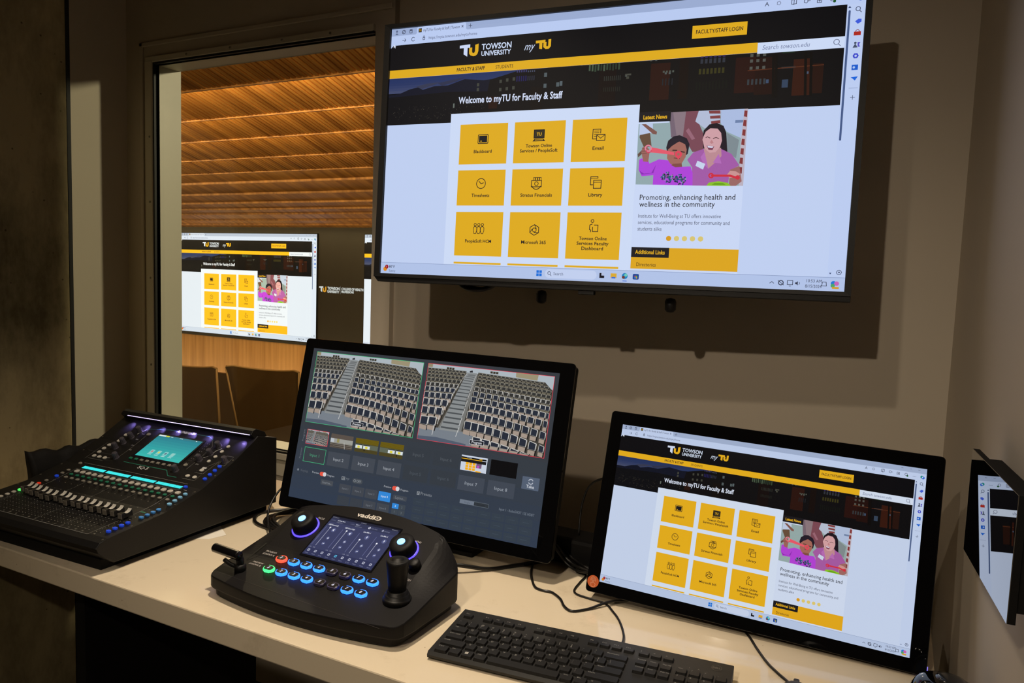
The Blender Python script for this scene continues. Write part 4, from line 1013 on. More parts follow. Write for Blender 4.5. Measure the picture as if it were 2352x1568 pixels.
lg.text('SQ-5', 217, U(0.2385), 11, (215, 215, 215), 31, 0.0, 0.1)
for u, v, s in ((0.112, 0.335, 'Preamp'), (0.112, 0.318, 'Gate'), (0.120, 0.30, 'Comp'), (0.10, 0.25, 'Pan'), (0.13, 0.285, 'PEQ'), (0.353, 0.28, 'EQ'), (0.415, 0.355, 'Lamp'), (0.402, 0.203, 'Main')):
    lg.text(s, u*1000, U(v), 4.2, LT, 9)
random.seed(3)
for k in range(17):
    u = 0.0665+0.0201*k if k < 16 else 0.398
    if k < 16: u = 0.064+0.0197*k+0.0004*k
    for j in range(7):
        v = 0.012+0.0125*j
        for s in (-1, 1):
            lg.rect((u+s*0.0055)*1000-1.0, U(v)-0.35, (u+s*0.0055)*1000+1.0, U(v)+0.35, (190, 190, 180), base=1)
            lg.rect((u+s*0.0055)*1000-0.5, U(v+0.006)-0.3, (u+s*0.0055)*1000+0.5, U(v+0.006)+0.3, (140, 140, 134), base=1)
    lg.text(str(k+1 if k < 16 else 'M'), u*1000, U(0.0015), 5, (140, 138, 128), 4, align='c'); lg.text(str(k+1), u*1000, U(0.121), 4, (120, 118, 108), 3.2, align='c')
    lg.rect(u*1000-0.8, U(0.147)-0.8, u*1000+0.8, U(0.147)+0.8, (120, 118, 110), base=1)
    lg.rect(u*1000-0.7, U(0.118), u*1000+0.7, U(0.008), (3, 3, 3), base=0)
for k in range(9):
    for s in (0, 1): lg.rect(324+s*6, U(0.28+0.0075*k)-0.6, 325.4+s*6, U(0.28+0.0075*k)+0.6, (130, 130, 130), base=1)
lg.rect(390, U(0.112), 404, U(0.108), (40, 110, 84))
lg.rect(380, U(0.277), 392, U(0.272), (170, 170, 170)); lg.text('SQ', 432, U(0.2), 2, LT)
lg.build('printed_legend', 1000, 1000, 1, 1, paint_mat('legend_print', 0.6), mixer, gap=3e-5, fn=mfn)
# displays
cy = mat('cyan_strip_light', (10, 30, 34), 0.25, emit=(0.05, 0.86, 0.86), strength=1.15)
for a, b in ((0.075, 0.149), (0.155, 0.230), (0.236, 0.310), (0.315, 0.390)):
    cv = Canvas(); n = 4
    for k in range(n):
        x0 = a+(b-a)*k/n; cv.rect(x0*1000+0.25, U(0.2145), (x0+(b-a)/n)*1000-0.25, U(0.2055), (60, 236, 236))
    cv.build('channel_display', 1, 1, 1, 1, MATS.get('cy2') or MATS.setdefault('cy2', screen_mat('channel_display_light', 1.0, 0.3, 0.3)), mixer, fn=lambda x, y, off: msurf(x/1000.0, -y/1000.0, 0.0006+off))
def mscr(x, y, off):
    v = -y/1000.0; a = Vector((0.266, prof_at(MP, 0.266)[0])); b = Vector((0.349, prof_at(MP, 0.349)[0])); t = (v-a.x)/(b.x-a.x); n = Vector((-(b.y-a.y), b.x-a.x)).normalized()
    p = a.lerp(b, t)+n*(0.0006+off); return (x/1000.0, p.x, p.y)
cv = Canvas(); cv.rect(160, U(0.347), 314, U(0.268), (8, 8, 10))
for k in range(9):
    f = k/9.0; c0 = (30+int(30*f), 126+int(64*f), 142+int(36*f)); cv.rect(167, U(0.342-0.0076*k), 308, U(0.342-0.0076*(k+1)), c0)
cv.rect(167, U(0.3425), 308, U(0.338), (50, 120, 130)); cv.rect(167, U(0.3425), 190, U(0.3385), (214, 232, 232)); cv.rect(190, U(0.3425), 202, U(0.3385), (206, 214, 60)); cv.rect(206, U(0.341), 214, U(0.3395), (190, 220, 220)); cv.rect(236, U(0.341), 246, U(0.3395), (190, 220, 220)); cv.rect(288, U(0.341), 292, U(0.3395), (220, 230, 230))
for k, cc in enumerate(((190, 120, 120), (210, 210, 90), (90, 110, 130), (150, 200, 190))):
    x = 196+22*k; cv.rrect(x, U(0.297), x+12, U(0.285), 2, (130, 200, 196)); cv.circ(x+6, U(0.2915), 3, cc); cv.rect(x, U(0.2835), x+12, U(0.2822), (200, 226, 224))
cv.text('Home  Meters  Setup', 220, U(0.273), 3, (90, 160, 160), 26)
cv.build('touch_screen', 1, 1, 1, 1, screen_mat('mixer_screen_light', 1.0, 0.15, 0.4), mixer, gap=4e-5, fn=mscr)
# rotary knobs
knob_m = mat('dark_knob_metal', (96, 92, 100), 0.3, 0.55)
def knob_mesh():
    bm = bmesh.new(); n = 24; P = [(0.0072, 0.0), (0.0066, 0.002), (0.0060, 0.013), (0.0050, 0.0148), (0.0, 0.0150)]
    lathe(bm, P, n)
    for v in bm.verts:
        r = math.hypot(v.co.x, v.co.y)
        if 0.001 < v.co.z < 0.0135 and r > 0:
            a = math.atan2(v.co.y, v.co.x); f = 1-0.07*(round(a/(2*math.pi/n)) % 2); v.co.x *= f; v.co.y *= f
    return bm
k0 = mesh_obj('rotary_knob', knob_mesh(), knob_m, mixer)
spots = [(0.099, 0.342), (0.094, 0.322), (0.090, 0.303), (0.087, 0.284), (0.126, 0.256), (0.323, 0.253), (0.363, 0.338), (0.361, 0.315), (0.350, 0.294), (0.419, 0.302)]
for i, (u, v) in enumerate(spots):
    o = k0 if i == 0 else k0.copy()
    if i: COL.objects.link(o)
    o.location = msurf(u, v); o.rotation_euler = (prof_at(MP, v)[1], 0, 0)
# buttons
grey_b = mat('grey_button', (176, 172, 162), 0.5); green_b = mat('green_button', (20, 104, 78), 0.5); blue_b = mat('blue_button', (26, 62, 196), 0.45, emit=(0.01, 0.05, 0.5), strength=0.35)
lblue_b = mat('light_blue_button', (118, 176, 216), 0.45); mblue_b = mat('mid_blue_button', (62, 132, 204), 0.45); red_b = mat('red_button', (200, 44, 24), 0.45, emit=(0.6, 0.03, 0.01), strength=0.5); lgreen_b = mat('lit_green_button', (60, 200, 80), 0.45, emit=(0.08, 0.75, 0.12), strength=1.0); dgrey_b = mat('dim_grey_button', (120, 116, 106), 0.5)
bme = {}
def btn(name, u, v, m, w=0.0085, h=0.0075, r=0.003, t=0.003):
    key = (m.name, w, h)
    if key not in bme:
        bm = bmesh.new(); prism(bm, rounded_rect(0, 0, w, h, min(r, w/2.01, h/2.01), 4), 'z', 0, t, 0.0007); o = mesh_obj(name, bm, m, mixer); bme[key] = o
    else:
        o = bme[key].copy(); o.name = name; COL.objects.link(o)
    o.location = msurf(u, v); o.rotation_euler = (prof_at(MP, v)[1], 0, 0); return o
fu = []
for k in range(17):
    g = k//4
    u = 0.082+0.0198*k + 0.0004*g if k < 16 else 0.402
    if k < 16: u = (0.082, 0.102, 0.1215, 0.141)[k % 4]+0.0795*g
    fu.append(u)
    btn('select_button', u, 0.190, grey_b, 0.0125, 0.010, 0.004); btn('mute_button', u+0.001, 0.176, green_b, 0.0095, 0.0065); btn('listen_button', u+0.001, 0.163, dgrey_b, 0.0095, 0.0065)
for k in range(4):
    btn('soft_key', 0.421, 0.285-0.0135*k, blue_b, 0.0095, 0.0065, t=0.004); btn('soft_key', 0.424, 0.190-0.0132*k, lblue_b, 0.010, 0.007, t=0.004); btn('soft_key', 0.420, 0.128-0.0135*k, mblue_b, 0.010, 0.007, t=0.004); btn('soft_key', 0.417, 0.060-0.0137*k, blue_b, 0.010, 0.007, t=0.004)
    btn('bank_button', 0.0465, 0.084-0.0135*k, lgreen_b if k == 0 else grey_b, 0.010, 0.0075); btn('process_button', 0.389-0.0035*k, 0.341-0.0155*k, grey_b, 0.0085, 0.0085, 0.004)
for k in range(8): btn('screen_key', 0.168+0.0178*k, 0.262, green_b if k < 2 else dgrey_b, 0.0085, 0.0065, 0.001)
for u, v, m in ((0.061, 0.248, grey_b), (0.079, 0.248, grey_b), (0.098, 0.248, grey_b), (0.060, 0.262, grey_b), (0.059, 0.275, grey_b), (0.060, 0.288, grey_b), (0.071, 0.325, grey_b), (0.071, 0.306, grey_b), (0.076, 0.290, grey_b), (0.370, 0.244, grey_b), (0.391, 0.244, grey_b), (0.388, 0.266, grey_b), (0.135, 0.337, dgrey_b), (0.332, 0.272, dgrey_b)):
    btn('function_button', u, v, m, 0.0105, 0.0085, 0.004)
for u, v, m in ((0.056, 0.188, dgrey_b), (0.055, 0.174, dgrey_b), (0.056, 0.160, blue_b), (0.052, 0.139, dgrey_b), (0.047, 0.125, red_b), (0.043, 0.112, red_b), (0.053, 0.219, dgrey_b), (0.399, 0.213, blue_b)):
    btn('mode_button', u, v, m, 0.0095, 0.0065)
# fader caps with bright curved saddle
bm = bmesh.new()
fm = mat('fader_cap_grey', (120, 114, 104), 0.4)
box(bm, (-0.0055, -0.012, 0.003), (0.0055, -0.003, 0.014), 0.001)
prism(bm, [(-0.003, 0.003), (-0.003, 0.0125), (0.002, 0.0105), (0.008, 0.0125), (0.012, 0.016), (0.013, 0.003)], 'x', -0.0055, 0.0055, 0.0006)
f0 = mesh_obj('fader_cap', bm, mat('fader_cap_black', (40, 38, 36), 0.22, 0.2), mixer)
bm = bmesh.new(); box(bm, (-0.0054, -0.0126, 0.0035), (0.0054, -0.0118, 0.0138)); f1 = mesh_obj('front_face', bm, fm, f0)
bm = bmesh.new()
prism(bm, [(-0.0025, 0.0127), (0.002, 0.0109), (0.008, 0.0129), (0.012, 0.0165), (0.012, 0.0158), (0.008, 0.0122), (0.002, 0.0102), (-0.0025, 0.012)], 'x', -0.0048, 0.0048); f2 = mesh_obj('saddle', bm, mat('fader_saddle', (232, 228, 218), 0.3, 0.45), f0)
bm = bmesh.new(); box(bm, (-0.001, -0.004, -0.002), (0.001, 0.004, 0.004)); f3 = mesh_obj('stem', bm, blackm_m, f0)
vs = [0.089, 0.086, 0.083, 0.083, 0.078, 0.078, 0.083, 0.081, 0.076, 0.079, 0.078, 0.079, 0.076, 0.079, 0.077, 0.079, 0.076]
for k in range(17):
    u = 0.065+0.0198*k if k < 16 else 0.390
    if k < 16: u = (0.067, 0.0865, 0.1055, 0.125)[k % 4]+0.0795*(k//4)*1.0
    if k == 0: r_ = f0
    else:
        r_ = f0.copy(); COL.objects.link(r_)
        for c_ in (f1, f2, f3): q = c_.copy(); COL.objects.link(q); q.parent = r_
    r_.location = msurf(u, vs[k]); r_.rotation_euler = (prof_at(MP, vs[k])[1], 0, 0)
bm = bmesh.new()
for u in (0.437, 0.003):
    for v in (-0.004, 0.055, 0.12, 0.17, 0.235, 0.30, 0.355): pass
s0 = bmesh.new(); lathe(s0, [(0.0022, 0), (0.0022, 0.0006), (0.0, 0.0006)], 8); s0 = mesh_obj('screw', s0, steel_m, mixer)
first = True
for u in (0.434, 0.006):
    for v in (-0.006, 0.055, 0.105, 0.155, 0.205, 0.26, 0.31):
        o = s0 if first else s0.copy()
        if not first: COL.objects.link(o)
        first = False; o.location = msurf(u, v); o.rotation_euler = (prof_at(MP, v)[1], 0, 0)

# black dust cover pushed back beside the mixer
bm = bmesh.new(); n = 18; mz = 8; rows = []
top = [(-1.80, 1.028, 0.873), (-1.802, 1.093, 0.864), (-1.80, 1.148, 0.864), (-1.80, 1.217, 0.870), (-1.79, 1.29, 0.885), (-1.76, 1.335, 0.895)]
tp = smooth_path(top, 5)
for s in (0, 1):
    g = []
    for j in range(mz+1):
        t = j/mz; row = []
        for i, p in enumerate(tp):
            wv = 0.003*math.sin(i*0.9+j*0.7)+0.002*math.sin(i*2.1-j*1.3)
            row.append(bm.verts.new((p.x+wv*(t)+(0.015+0.02*math.sin(math.pi*t))*s+0.02*t*(1-s)*0, p.y+0.02*t*(1 if i < 4 else 0)*0.6, 0.7465+(p.z-0.7465)*(1-t)-0.004*math.sin(i*1.3)*(1-t))))
        g.append(row)
    rows.append(g)
for g, fl in zip(rows, (0, 1)):
    for a, b in zip(g, g[1:]):
        for i in range(len(a)-1): bm.faces.new((a[i], a[i+1], b[i+1], b[i]))
A, B = rows
for i in range(len(tp)-1): bm.faces.new((A[0][i], B[0][i], B[0][i+1], A[0][i+1])); bm.faces.new((A[-1][i+1], B[-1][i+1], B[-1][i], A[-1][i]))
for j in range(mz):
    bm.faces.new((A[j][0], A[j+1][0], B[j+1][0], B[j][0])); bm.faces.new((A[j][-1], B[j][-1], B[j+1][-1], A[j+1][-1]))
cov = mat('vinyl_cover', (15, 13, 11), 0.75, spec=0.25, bump=(40, 0.8))
tag(mesh_obj('dust_cover', bm, cov, smooth=True), 'crumpled black dust cover standing between the mixing console and concrete column', 'cover')
# paper
bm = bmesh.new(); prism(bm, [(-1.36, 1.04), (-1.263, 1.093), (-1.252, 1.130), (-1.31, 1.165)], 'z', 0.7453, 0.7458)
tag(mesh_obj('paper_sheet', bm, mat('white_paper', (226, 220, 208), 0.7)), 'white paper sheet sticking out from under the mixing console', 'paper')

# ---------------------------------------------------------------- camera control console
VC = Vector((-0.845, 0.905, 0.745))
con = thing('camera_controller', 'black camera control console with blue glowing buttons and joystick', 'control console', VC, (0, 0, math.radians(1)))
VP = [(-0.04, 0.0325), (0.085, 0.058), (0.30, 0.17)]
def vh(v): 
    if v <= 0.075: return 0.0382+(v)*0.2316
    if v >= 0.10: return 0.058+(v-0.085)*0.5209
    t = (v-0.075)/0.025; a = 0.0382+0.075*0.2316; b = 0.058+0.015*0.5209
    return a+(b-a)*t
def va(v): return math.atan(0.2316) if v < 0.086 else math.atan(0.5209)
def vsurf(u, v, off=0.0):
    a = va(v); return (u, v-math.sin(a)*off, vh(v)+math.cos(a)*off)
WT = [(0.0, 0.186), (0.003, 0.193), (0.008, 0.198), (0.016, 0.2015), (0.04, 0.204), (0.165, 0.206), (0.175, 0.203), (0.183, 0.195), (0.190, 0.180), (0.197, 0.158), (0.204, 0.130), (0.210, 0.102), (0.2145, 0.074), (0.2175, 0.045), (0.219, 0.012)]
def halfw(v):
    if v <= 0: return 0.186
    for (a, w0), (b, w1) in zip(WT, WT[1:]):
        if v <= b: return w0+(w1-w0)*(v-a)/(b-a)
    return 0.004
def con_loft():
    bm = bmesh.new(); nv = 52; nu = 52; G = []
    for j in range(nv+1):
        t = j/nv; v = 0.219*(0.5-0.5*math.cos(math.pi*t)); hw = halfw(v); row = []
        for i in range(nu+1):
            s = -1+2*i/nu
            u = s*hw; bul = -0.019*(1-s*s)*max(0, 1-v/0.05)**1.5
            vv = v+bul
            z = vh(vv)
            if abs(u) > 0.158:
                q_ = min(1, (abs(u)-0.158)/0.046); z += (0.037+0.19*v-z)*q_**1.25
            row.append((u, vv, z))
        G.append(row)
    V = [[bm.verts.new(p) for p in r] for r in G]
    for a, b in zip(V, V[1:]):
        for i in range(nu): bm.faces.new((a[i], a[i+1], b[i+1], b[i]))
    loop = [(0, i) for i in range(nu+1)]+[(j, nu) for j in range(1, nv+1)]+[(nv, i) for i in range(nu-1, -1, -1)]+[(j, 0) for j in range(nv-1, 0, -1)]
    cx, cy = 0.0, 0.10
    def ringv(f, z):
        out = []
        for j, i in loop:
            u, v, _ = G[j][i]; out.append(bm.verts.new((cx+(u-cx)*f, cy+(v-cy)*f, z)))
        return out
    top = [V[j][i] for j, i in loop]
    def off(f, dz):
        return [bm.verts.new((cx+(G[j][i][0]-cx)*f, cy+(G[j][i][1]-cy)*f, G[j][i][2]-dz)) for j, i in loop]
    rs = [top, off(1.004, 0.0012), off(1.006, 0.003)]
    rs += [ringv(1.006, 0.019), ringv(1.0, 0.0165), ringv(0.965, 0.0165), ringv(0.962, 0.004), ringv(0.94, 0.0008)]
    for a, b in zip(rs, rs[1:]):
        for k in range(len(a)): bm.faces.new((a[k], a[(k+1) % len(a)], b[(k+1) % len(a)], b[k]))
    bm.faces.new(rs[-1])
    return bm
shell_m = mat('console_shell', (13, 11, 12), 0.55, spec=0.22, bump=(1200, 0.12))
mesh_obj('body', con_loft(), shell_m, con)
cv = Canvas()
S0, S1 = 0.102, 0.188
def scr(x, y): return (-0.077+0.152*x/1280, S1-(S1-S0)*y/720)
def sfn(x, y, off):
    u, v = scr(x, y); a = math.atan(0.5209); o_ = 0.0014+off; return (u, v-math.sin(a)*o_, 0.058+(v-0.085)*0.5209+math.cos(a)*o_)
cv.rect(-26, -30, 1306, 752, (6, 6, 8)); cv.rect(0, 0, 1280, 720, (58, 62, 96)); cv.rect(0, 0, 1280, 36, (30, 32, 50)); cv.rect(0, 36, 1280, 110, (50, 54, 82)); cv.rect(0, 600, 1280, 720, (48, 52, 86))
for x, s, wd in ((10, '10:53 AM Thu Aug 15', 120), (560, 'AV BRIDGE', 100), (1140, '100 percent', 110)): cv.text(s, x, 27, 22, (170, 172, 190), wd)
cv.text('CONTROL', 20, 84, 26, (110, 112, 140), 90); cv.text('AV Bridge Matrix', 140, 74, 30, (214, 216, 230), 150, 0.01); cv.text('AV Bridge Network', 140, 104, 22, (140, 142, 165), 120)
cv.text('CAMERA', 400, 84, 24, (100, 102, 130), 76); cv.text('Input 1', 500, 74, 30, (214, 216, 230), 66, 0.01); cv.text('RoboSHOT 12E HDBT', 500, 104, 22, (140, 142, 165), 130)
cv.circ(760, 74, 20, (210, 212, 226)); cv.circ(760, 74, 9, (58, 62, 96)); cv.text('Tally State', 790, 84, 28, (130, 132, 160), 120); cv.circ(1010, 74, 18, (150, 152, 176)); cv.text('Settings', 1040, 84, 28, (130, 132, 160), 100)
for k, nm in enumerate(('USB3 Record Left', 'USB3 Record Right', 'Line/Mic 1', 'Line/Mic 2')):
    x = 20+318*k
    cv.text(nm, x+(20 if k < 2 else 60), 168, 34, (232, 234, 244), 190 if k < 2 else 130, 0.01)
    cv.line([(x+10, 200), (x+10, 545)], 7, (104, 108, 150)); y0 = 208 if k < 2 else 300
    cv.line([(x+90, y0), (x+90, 545)], 6, (190, 192, 214)); cv.circ(x+90, y0, 14, (240, 240, 248))
    cv.text('-12dB', x-10, 590, 24, (150, 152, 176), 50); cv.text('0dB', x+74, 590, 24, (150, 152, 176), 36)
    cv.circ(x+180, 240, 38, (84, 90, 132)); 
    if k < 2: cv.poly([(x+162, 230), (x+174, 230), (x+190, 216), (x+190, 264), (x+174, 250), (x+162, 250)], (225, 227, 240))
    else: cv.rrect(x+172, 218, x+188, 250, 7.9, (225, 227, 240)); cv.line([(x+180, 250), (x+180, 264)], 4, (225, 227, 240))
    cv.circ(x+196, 390, 28, (84, 90, 132)); cv.line([(x+180, 390), (x+212, 390)], 7, (225, 227, 240)); cv.line([(x+196, 374), (x+196, 406)], 7, (225, 227, 240))
    cv.circ(x+190, 490, 28, (84, 90, 132)); cv.line([(x+174, 490), (x+206, 490)], 7, (225, 227, 240))
for k, s in enumerate(('Preset', 'Wizard', 'Stop', 'Camera', 'Audio', 'Frames', 'CG', 'Macro', 'Streaming', 'Admin')):
    x = 60+128*k; col = (90, 190, 230) if k == 4 else (190, 192, 212)
    cv.rrect(x-20, 622, x+20, 660, 8, col); cv.rrect(x-12, 630, x+12, 652, 5, (48, 52, 86)); cv.line([(x-8, 648), (x+8, 634)], 4, col); cv.text(s, x, 700, 24, (130, 134, 166), 62, align='c')
cv.build('touch_screen', 1, 1, 1, 1, screen_mat('console_screen_light', 1.0, 0.1, 0.5), con, gap=2.5e-5, fn=sfn)
lc = Canvas(); UU = lambda v: -v*1000
LW = (190, 186, 184)
lc.text('vaddi', -33, UU(0.1985), 12.5, (206, 200, 192), 40, 0.03)
lc.circ(14, UU(0.2025), 8.0, (206, 200, 192), 4.6); lc.circ(13, UU(0.2025), 5.2, (27, 23, 24), 2.9); lc.circ(13, UU(0.2025), 1.7, (206, 200, 192), 1.2)
lc.text('FOCUS', -106, UU(0.176), 5.5, LW, 15, 0, 0.2); lc.text('MENU', 115, UU(0.172), 5.5, LW, 14, 0, 0.2)
lc.text('PROGRAM', -150, UU(0.088), 5, LW, 24, 0, 0.1); lc.text('(CONTROL A)', -152, UU(0.0815), 5, LW, 27, 0, 0.1)
lc.text('PREVIEW', -151, UU(0.057), 5, LW, 24, 0, 0.1); lc.text('(CONTROL B)', -154, UU(0.0505), 5, LW, 27, 0, 0.1)
lc.text('PAN', 110, UU(0.105), 6, LW, 13, 0, 0.1); lc.text('SPEEDS', 132, UU(0.121), 5.5, LW, 22, 0, 0.1); lc.text('ZOOM', 140, UU(0.100), 6, LW, 16, 0, 0.1)
lc.line([(-168, UU(0.060)), (-165, UU(0.104))], 3.0, (4, 4, 5)); lc.line([(-185, UU(0.012)), (175, UU(-0.010))], 0.4, (44, 38, 38))
lc.line([(-120, UU(0.0645)), (112, UU(0.0665))], 0.35, (14, 12, 12))
lc.build('printed_legend', 1, 1, 1, 1, paint_mat('console_print', 0.5), con, gap=3e-5, fn=lambda x, y, off: vsurf(x/1000.0, -y/1000.0, 0.0004+off))
ringm = {'b': mat('button_glow_blue', (20, 40, 120), 0.5, emit=(0.05, 0.36, 2.2), strength=1.4), 'r': mat('button_glow_red', (120, 20, 10), 0.5, emit=(2.2, 0.12, 0.06), strength=1.2), 'g': mat('button_glow_green', (10, 120, 40), 0.5, emit=(0.10, 1.5, 0.35), strength=1.1), 'o': mat('button_unlit', (66, 62, 92), 0.4)}
cap_m = mat('button_cap', (12, 10, 16), 0.3)
proto = {}
def big_button(u, v, c_, num):
    bm = bmesh.new(); prism(bm, rounded_rect(0, 0, 0.0215, 0.0145, 0.0058, 5), 'z', 0.0, 0.0052, 0.0016)
    if c_ not in proto: proto[c_] = mesh_obj('switch_button', bm, ringm[c_], con); o = proto[c_]
    else: bm.free(); o = proto[c_].copy(); COL.objects.link(o)
    o.location = vsurf(u, v); o.rotation_euler = (va(v), 0, 0)
    if c_ != 'o': o['label'] = {'b': 'blue', 'r': 'red', 'g': 'green'}[c_]+' glowing button'
    if 'cap' not in proto:
        bm = bmesh.new(); prism(bm, rounded_rect(0, 0, 0.0178, 0.0108, 0.0046, 5), 'z', 0.0040, 0.0060, 0.0004); q = mesh_obj('cap', bm, cap_m, o); proto['cap'] = q
    else: q = proto['cap'].copy(); COL.objects.link(q); q.parent = o
    dg = Canvas(); dg.text(num, 0, 2.4, 7.4, (235, 232, 248), 4.4, 0.03, 0.15, align='c')
    k = dg.build('numeral', 1, 1, 1, 1, MATS.get('numl') or MATS.setdefault('numl', screen_mat('numeral_light', 0.9)), o, fn=lambda x, y, off: (x/1000.0, -y/1000.0, 0.00615))
for r_, v in ((0, 0.0785), (1, 0.0478)):
    cols = ('r' if r_ == 0 else 'g', 'b', 'b', 'b', 'o', 'o', 'b', 'b')
    for k in range(8): big_button(-0.103+0.0284*k, v, cols[k], str(k+1))
def knob(u, v, lab):
    bm = bmesh.new(); lathe(bm, [(0.0262, 0.0), (0.0262, 0.0016), (0.0235, 0.0020)], 40, cap=False); 
    R = mesh_obj('light_ring', bm, mat('ring_glow', (30, 30, 120), 0.4, emit=(0.16, 0.10, 1.6), strength=1.2) if 'ring_glow' not in MATS else MATS['ring_glow'], con, smooth=True); R.location = vsurf(u, v, 0.0006); R.rotation_euler = (va(v), 0, 0)
    bm = bmesh.new(); lathe(bm, [(0.0236, 0.0), (0.0236, 0.004), (0.0222, 0.020), (0.0205, 0.0232), (0.012, 0.0236), (0.0088, 0.0232), (0.0, 0.0228)], 40)
    K = mesh_obj('dial', bm, shell_m, con, smooth=True); K.location = vsurf(u, v); K.rotation_euler = (va(v), 0, 0)
    bm = bmesh.new(); lathe(bm, [(0.0072, 0.0228), (0.0072, 0.0242), (0.006, 0.0247), (0.0, 0.0247)], 24); 
    L = mesh_obj('lit_cap', bm, MATS.get('cap_glow') or mat('cap_glow', (120, 200, 255), 0.4, emit=(0.34, 0.78, 1.6), strength=1.1), K, smooth=True)
knob(-0.114, 0.153, ''); knob(0.109, 0.151, '')
# joystick
h0 = vh(0.059)
bm = bmesh.new(); lathe(bm, [(0.0235, -0.004), (0.0235, 0.003), (0.0225, 0.0045), (0.0205, 0.005), (0.0205, 0.009), (0.0190, 0.010), (0.0175, 0.0105), (0.0175, 0.0145), (0.015, 0.016)], 32, cap=True)
J = mesh_obj('joystick', bm, rubber_m, con, smooth=True); J.location = (0.158, 0.060, h0)
bm = bmesh.new(); lathe(bm, [(0.0145, 0.014), (0.0155, 0.030), (0.0172, 0.050), (0.0185, 0.060), (0.0185, 0.064), (0.0165, 0.066), (0.0155, 0.0655), (0.010, 0.0655), (0.0095, 0.068), (0.0, 0.0685)], 28); mesh_obj('grip', bm, black_m, J, smooth=True)
for u, v in ((0.112, 0.118), (0.148, 0.127)):
    bm = bmesh.new(); lathe(bm, [(0.011, 0.0), (0.0105, 0.012), (0.008, 0.0145), (0.0, 0.015)], 20); o = mesh_obj('speed_knob', bm, black_m, con, smooth=True); o.location = vsurf(u, v); o.rotation_euler = (va(v), 0, 0)
# fader lever
bm = bmesh.new(); lathe(bm, [(0.010, -0.002), (0.010, 0.010), (0.007, 0.012)], 16, (-0.153, 0.030, vh(0.03)))
tube(bm, [(-0.153, 0.030, vh(0.03)+0.006), (-0.152, 0.028, 0.066), (-0.158, 0.024, 0.0745)], 0.0068, 10, 3)
tube(bm, [(-0.185, 0.024, 0.060), (-0.172, 0.025, 0.055), (-0.160, 0.027, 0.052)], 0.004, 8, 2)
T = mesh_obj('transition_lever', bm, black_m, con, smooth=True)
bm = bmesh.new(); tube(bm, [(-0.147, 0.021, 0.0750), (-0.149, 0.0212, 0.0750), (-0.178, 0.024, 0.0753), (-0.209, 0.027, 0.0755), (-0.211, 0.0272, 0.0755)], 0.0082, 16, 1); mesh_obj('handle', bm, mat('gloss_black_handle', (10, 10, 12), 0.2), T, smooth=True)

# ---------------------------------------------------------------- keyboard
ka = math.radians(5.95)
kb = thing('keyboard', 'black wired computer keyboard at the front edge of the desk', 'keyboard', (-0.5947, 0.9162, 0.745), (0, 0, ka))
KW, KD = 0.432, 0.136
def kh(v): return 0.0125+0.0105*v/KD
bm = bmesh.new(); prism(bm, [(0.0, 0.0035), (-0.001, 0.008), (0.003, 0.0125), (KD-0.002, 0.0228), (KD, 0.020), (KD-0.004, 0.004)], 'x', 0.0, KW, 0.001); mesh_obj('case', bm, mat('keyboard_case', (21, 20, 18), 0.5, spec=0.4), kb)
bm = bmesh.new()
for x in (0.03, KW-0.05):
    for y in (0.008, KD-0.02): box(bm, (x, y, -0.0002), (x+0.02, y+0.012, 0.005))
mesh_obj('feet', bm, rubber_m, kb)
key_m = mat('key_plastic', (15, 14, 13), 0.45, spec=0.4)
tilt = math.atan(0.0105/KD)
kmesh = {}
kleg = Canvas()
def key(u, v, wu, label='', name='key', dv=0.0155, sub=None, m=None):
    w = wu*0.0186-0.0028
    kkk = round(w, 4), dv
    if kkk not in kmesh:
        bm = bmesh.new(); b0 = rounded_rect(0, 0, w, dv, 0.0018, 3); b1 = rounded_rect(0, 0.0004, w-0.0022, dv-0.0024, 0.0018, 3)
        v0 = [bm.verts.new((p[0], p[1], 0.0)) for p in b0]; v1 = [bm.verts.new((p[0], p[1], 0.0040)) for p in b1]
        bm.faces.new(v0[::-1]); bm.faces.new(v1)
        for i in range(len(v0)): bm.faces.new((v0[i], v0[(i+1) % len(v0)], v1[(i+1) % len(v0)], v1[i]))
        o = mesh_obj(name, bm, key_m, kb); kmesh[kkk] = o
    else: o = kmesh[kkk].copy(); o.name = name; COL.objects.link(o)
    o.location = (u, v, kh(v)-0.0002); o.rotation_euler = (tilt, 0, 0)
    lx = (u-w/2+0.0030)*1000; ly = -(v+dv*0.18)*1000
    G_ = (138, 136, 130)
    if label:
        sz = 5.4 if len(label) == 1 else 3.4
        kleg.text(label, lx, ly+(1.2 if len(label) == 1 else 0), sz, G_, None if len(label) == 1 else min(w*1000-4, 1.9*len(label)+0.8), base=0)
    if sub: kleg.text(sub, lx, ly+6.0, 4.6, G_, None if len(sub) < 2 else min(w*1000-4, 2.0*len(sub)), base=0)
x0 = 0.0075; q = 0.0186
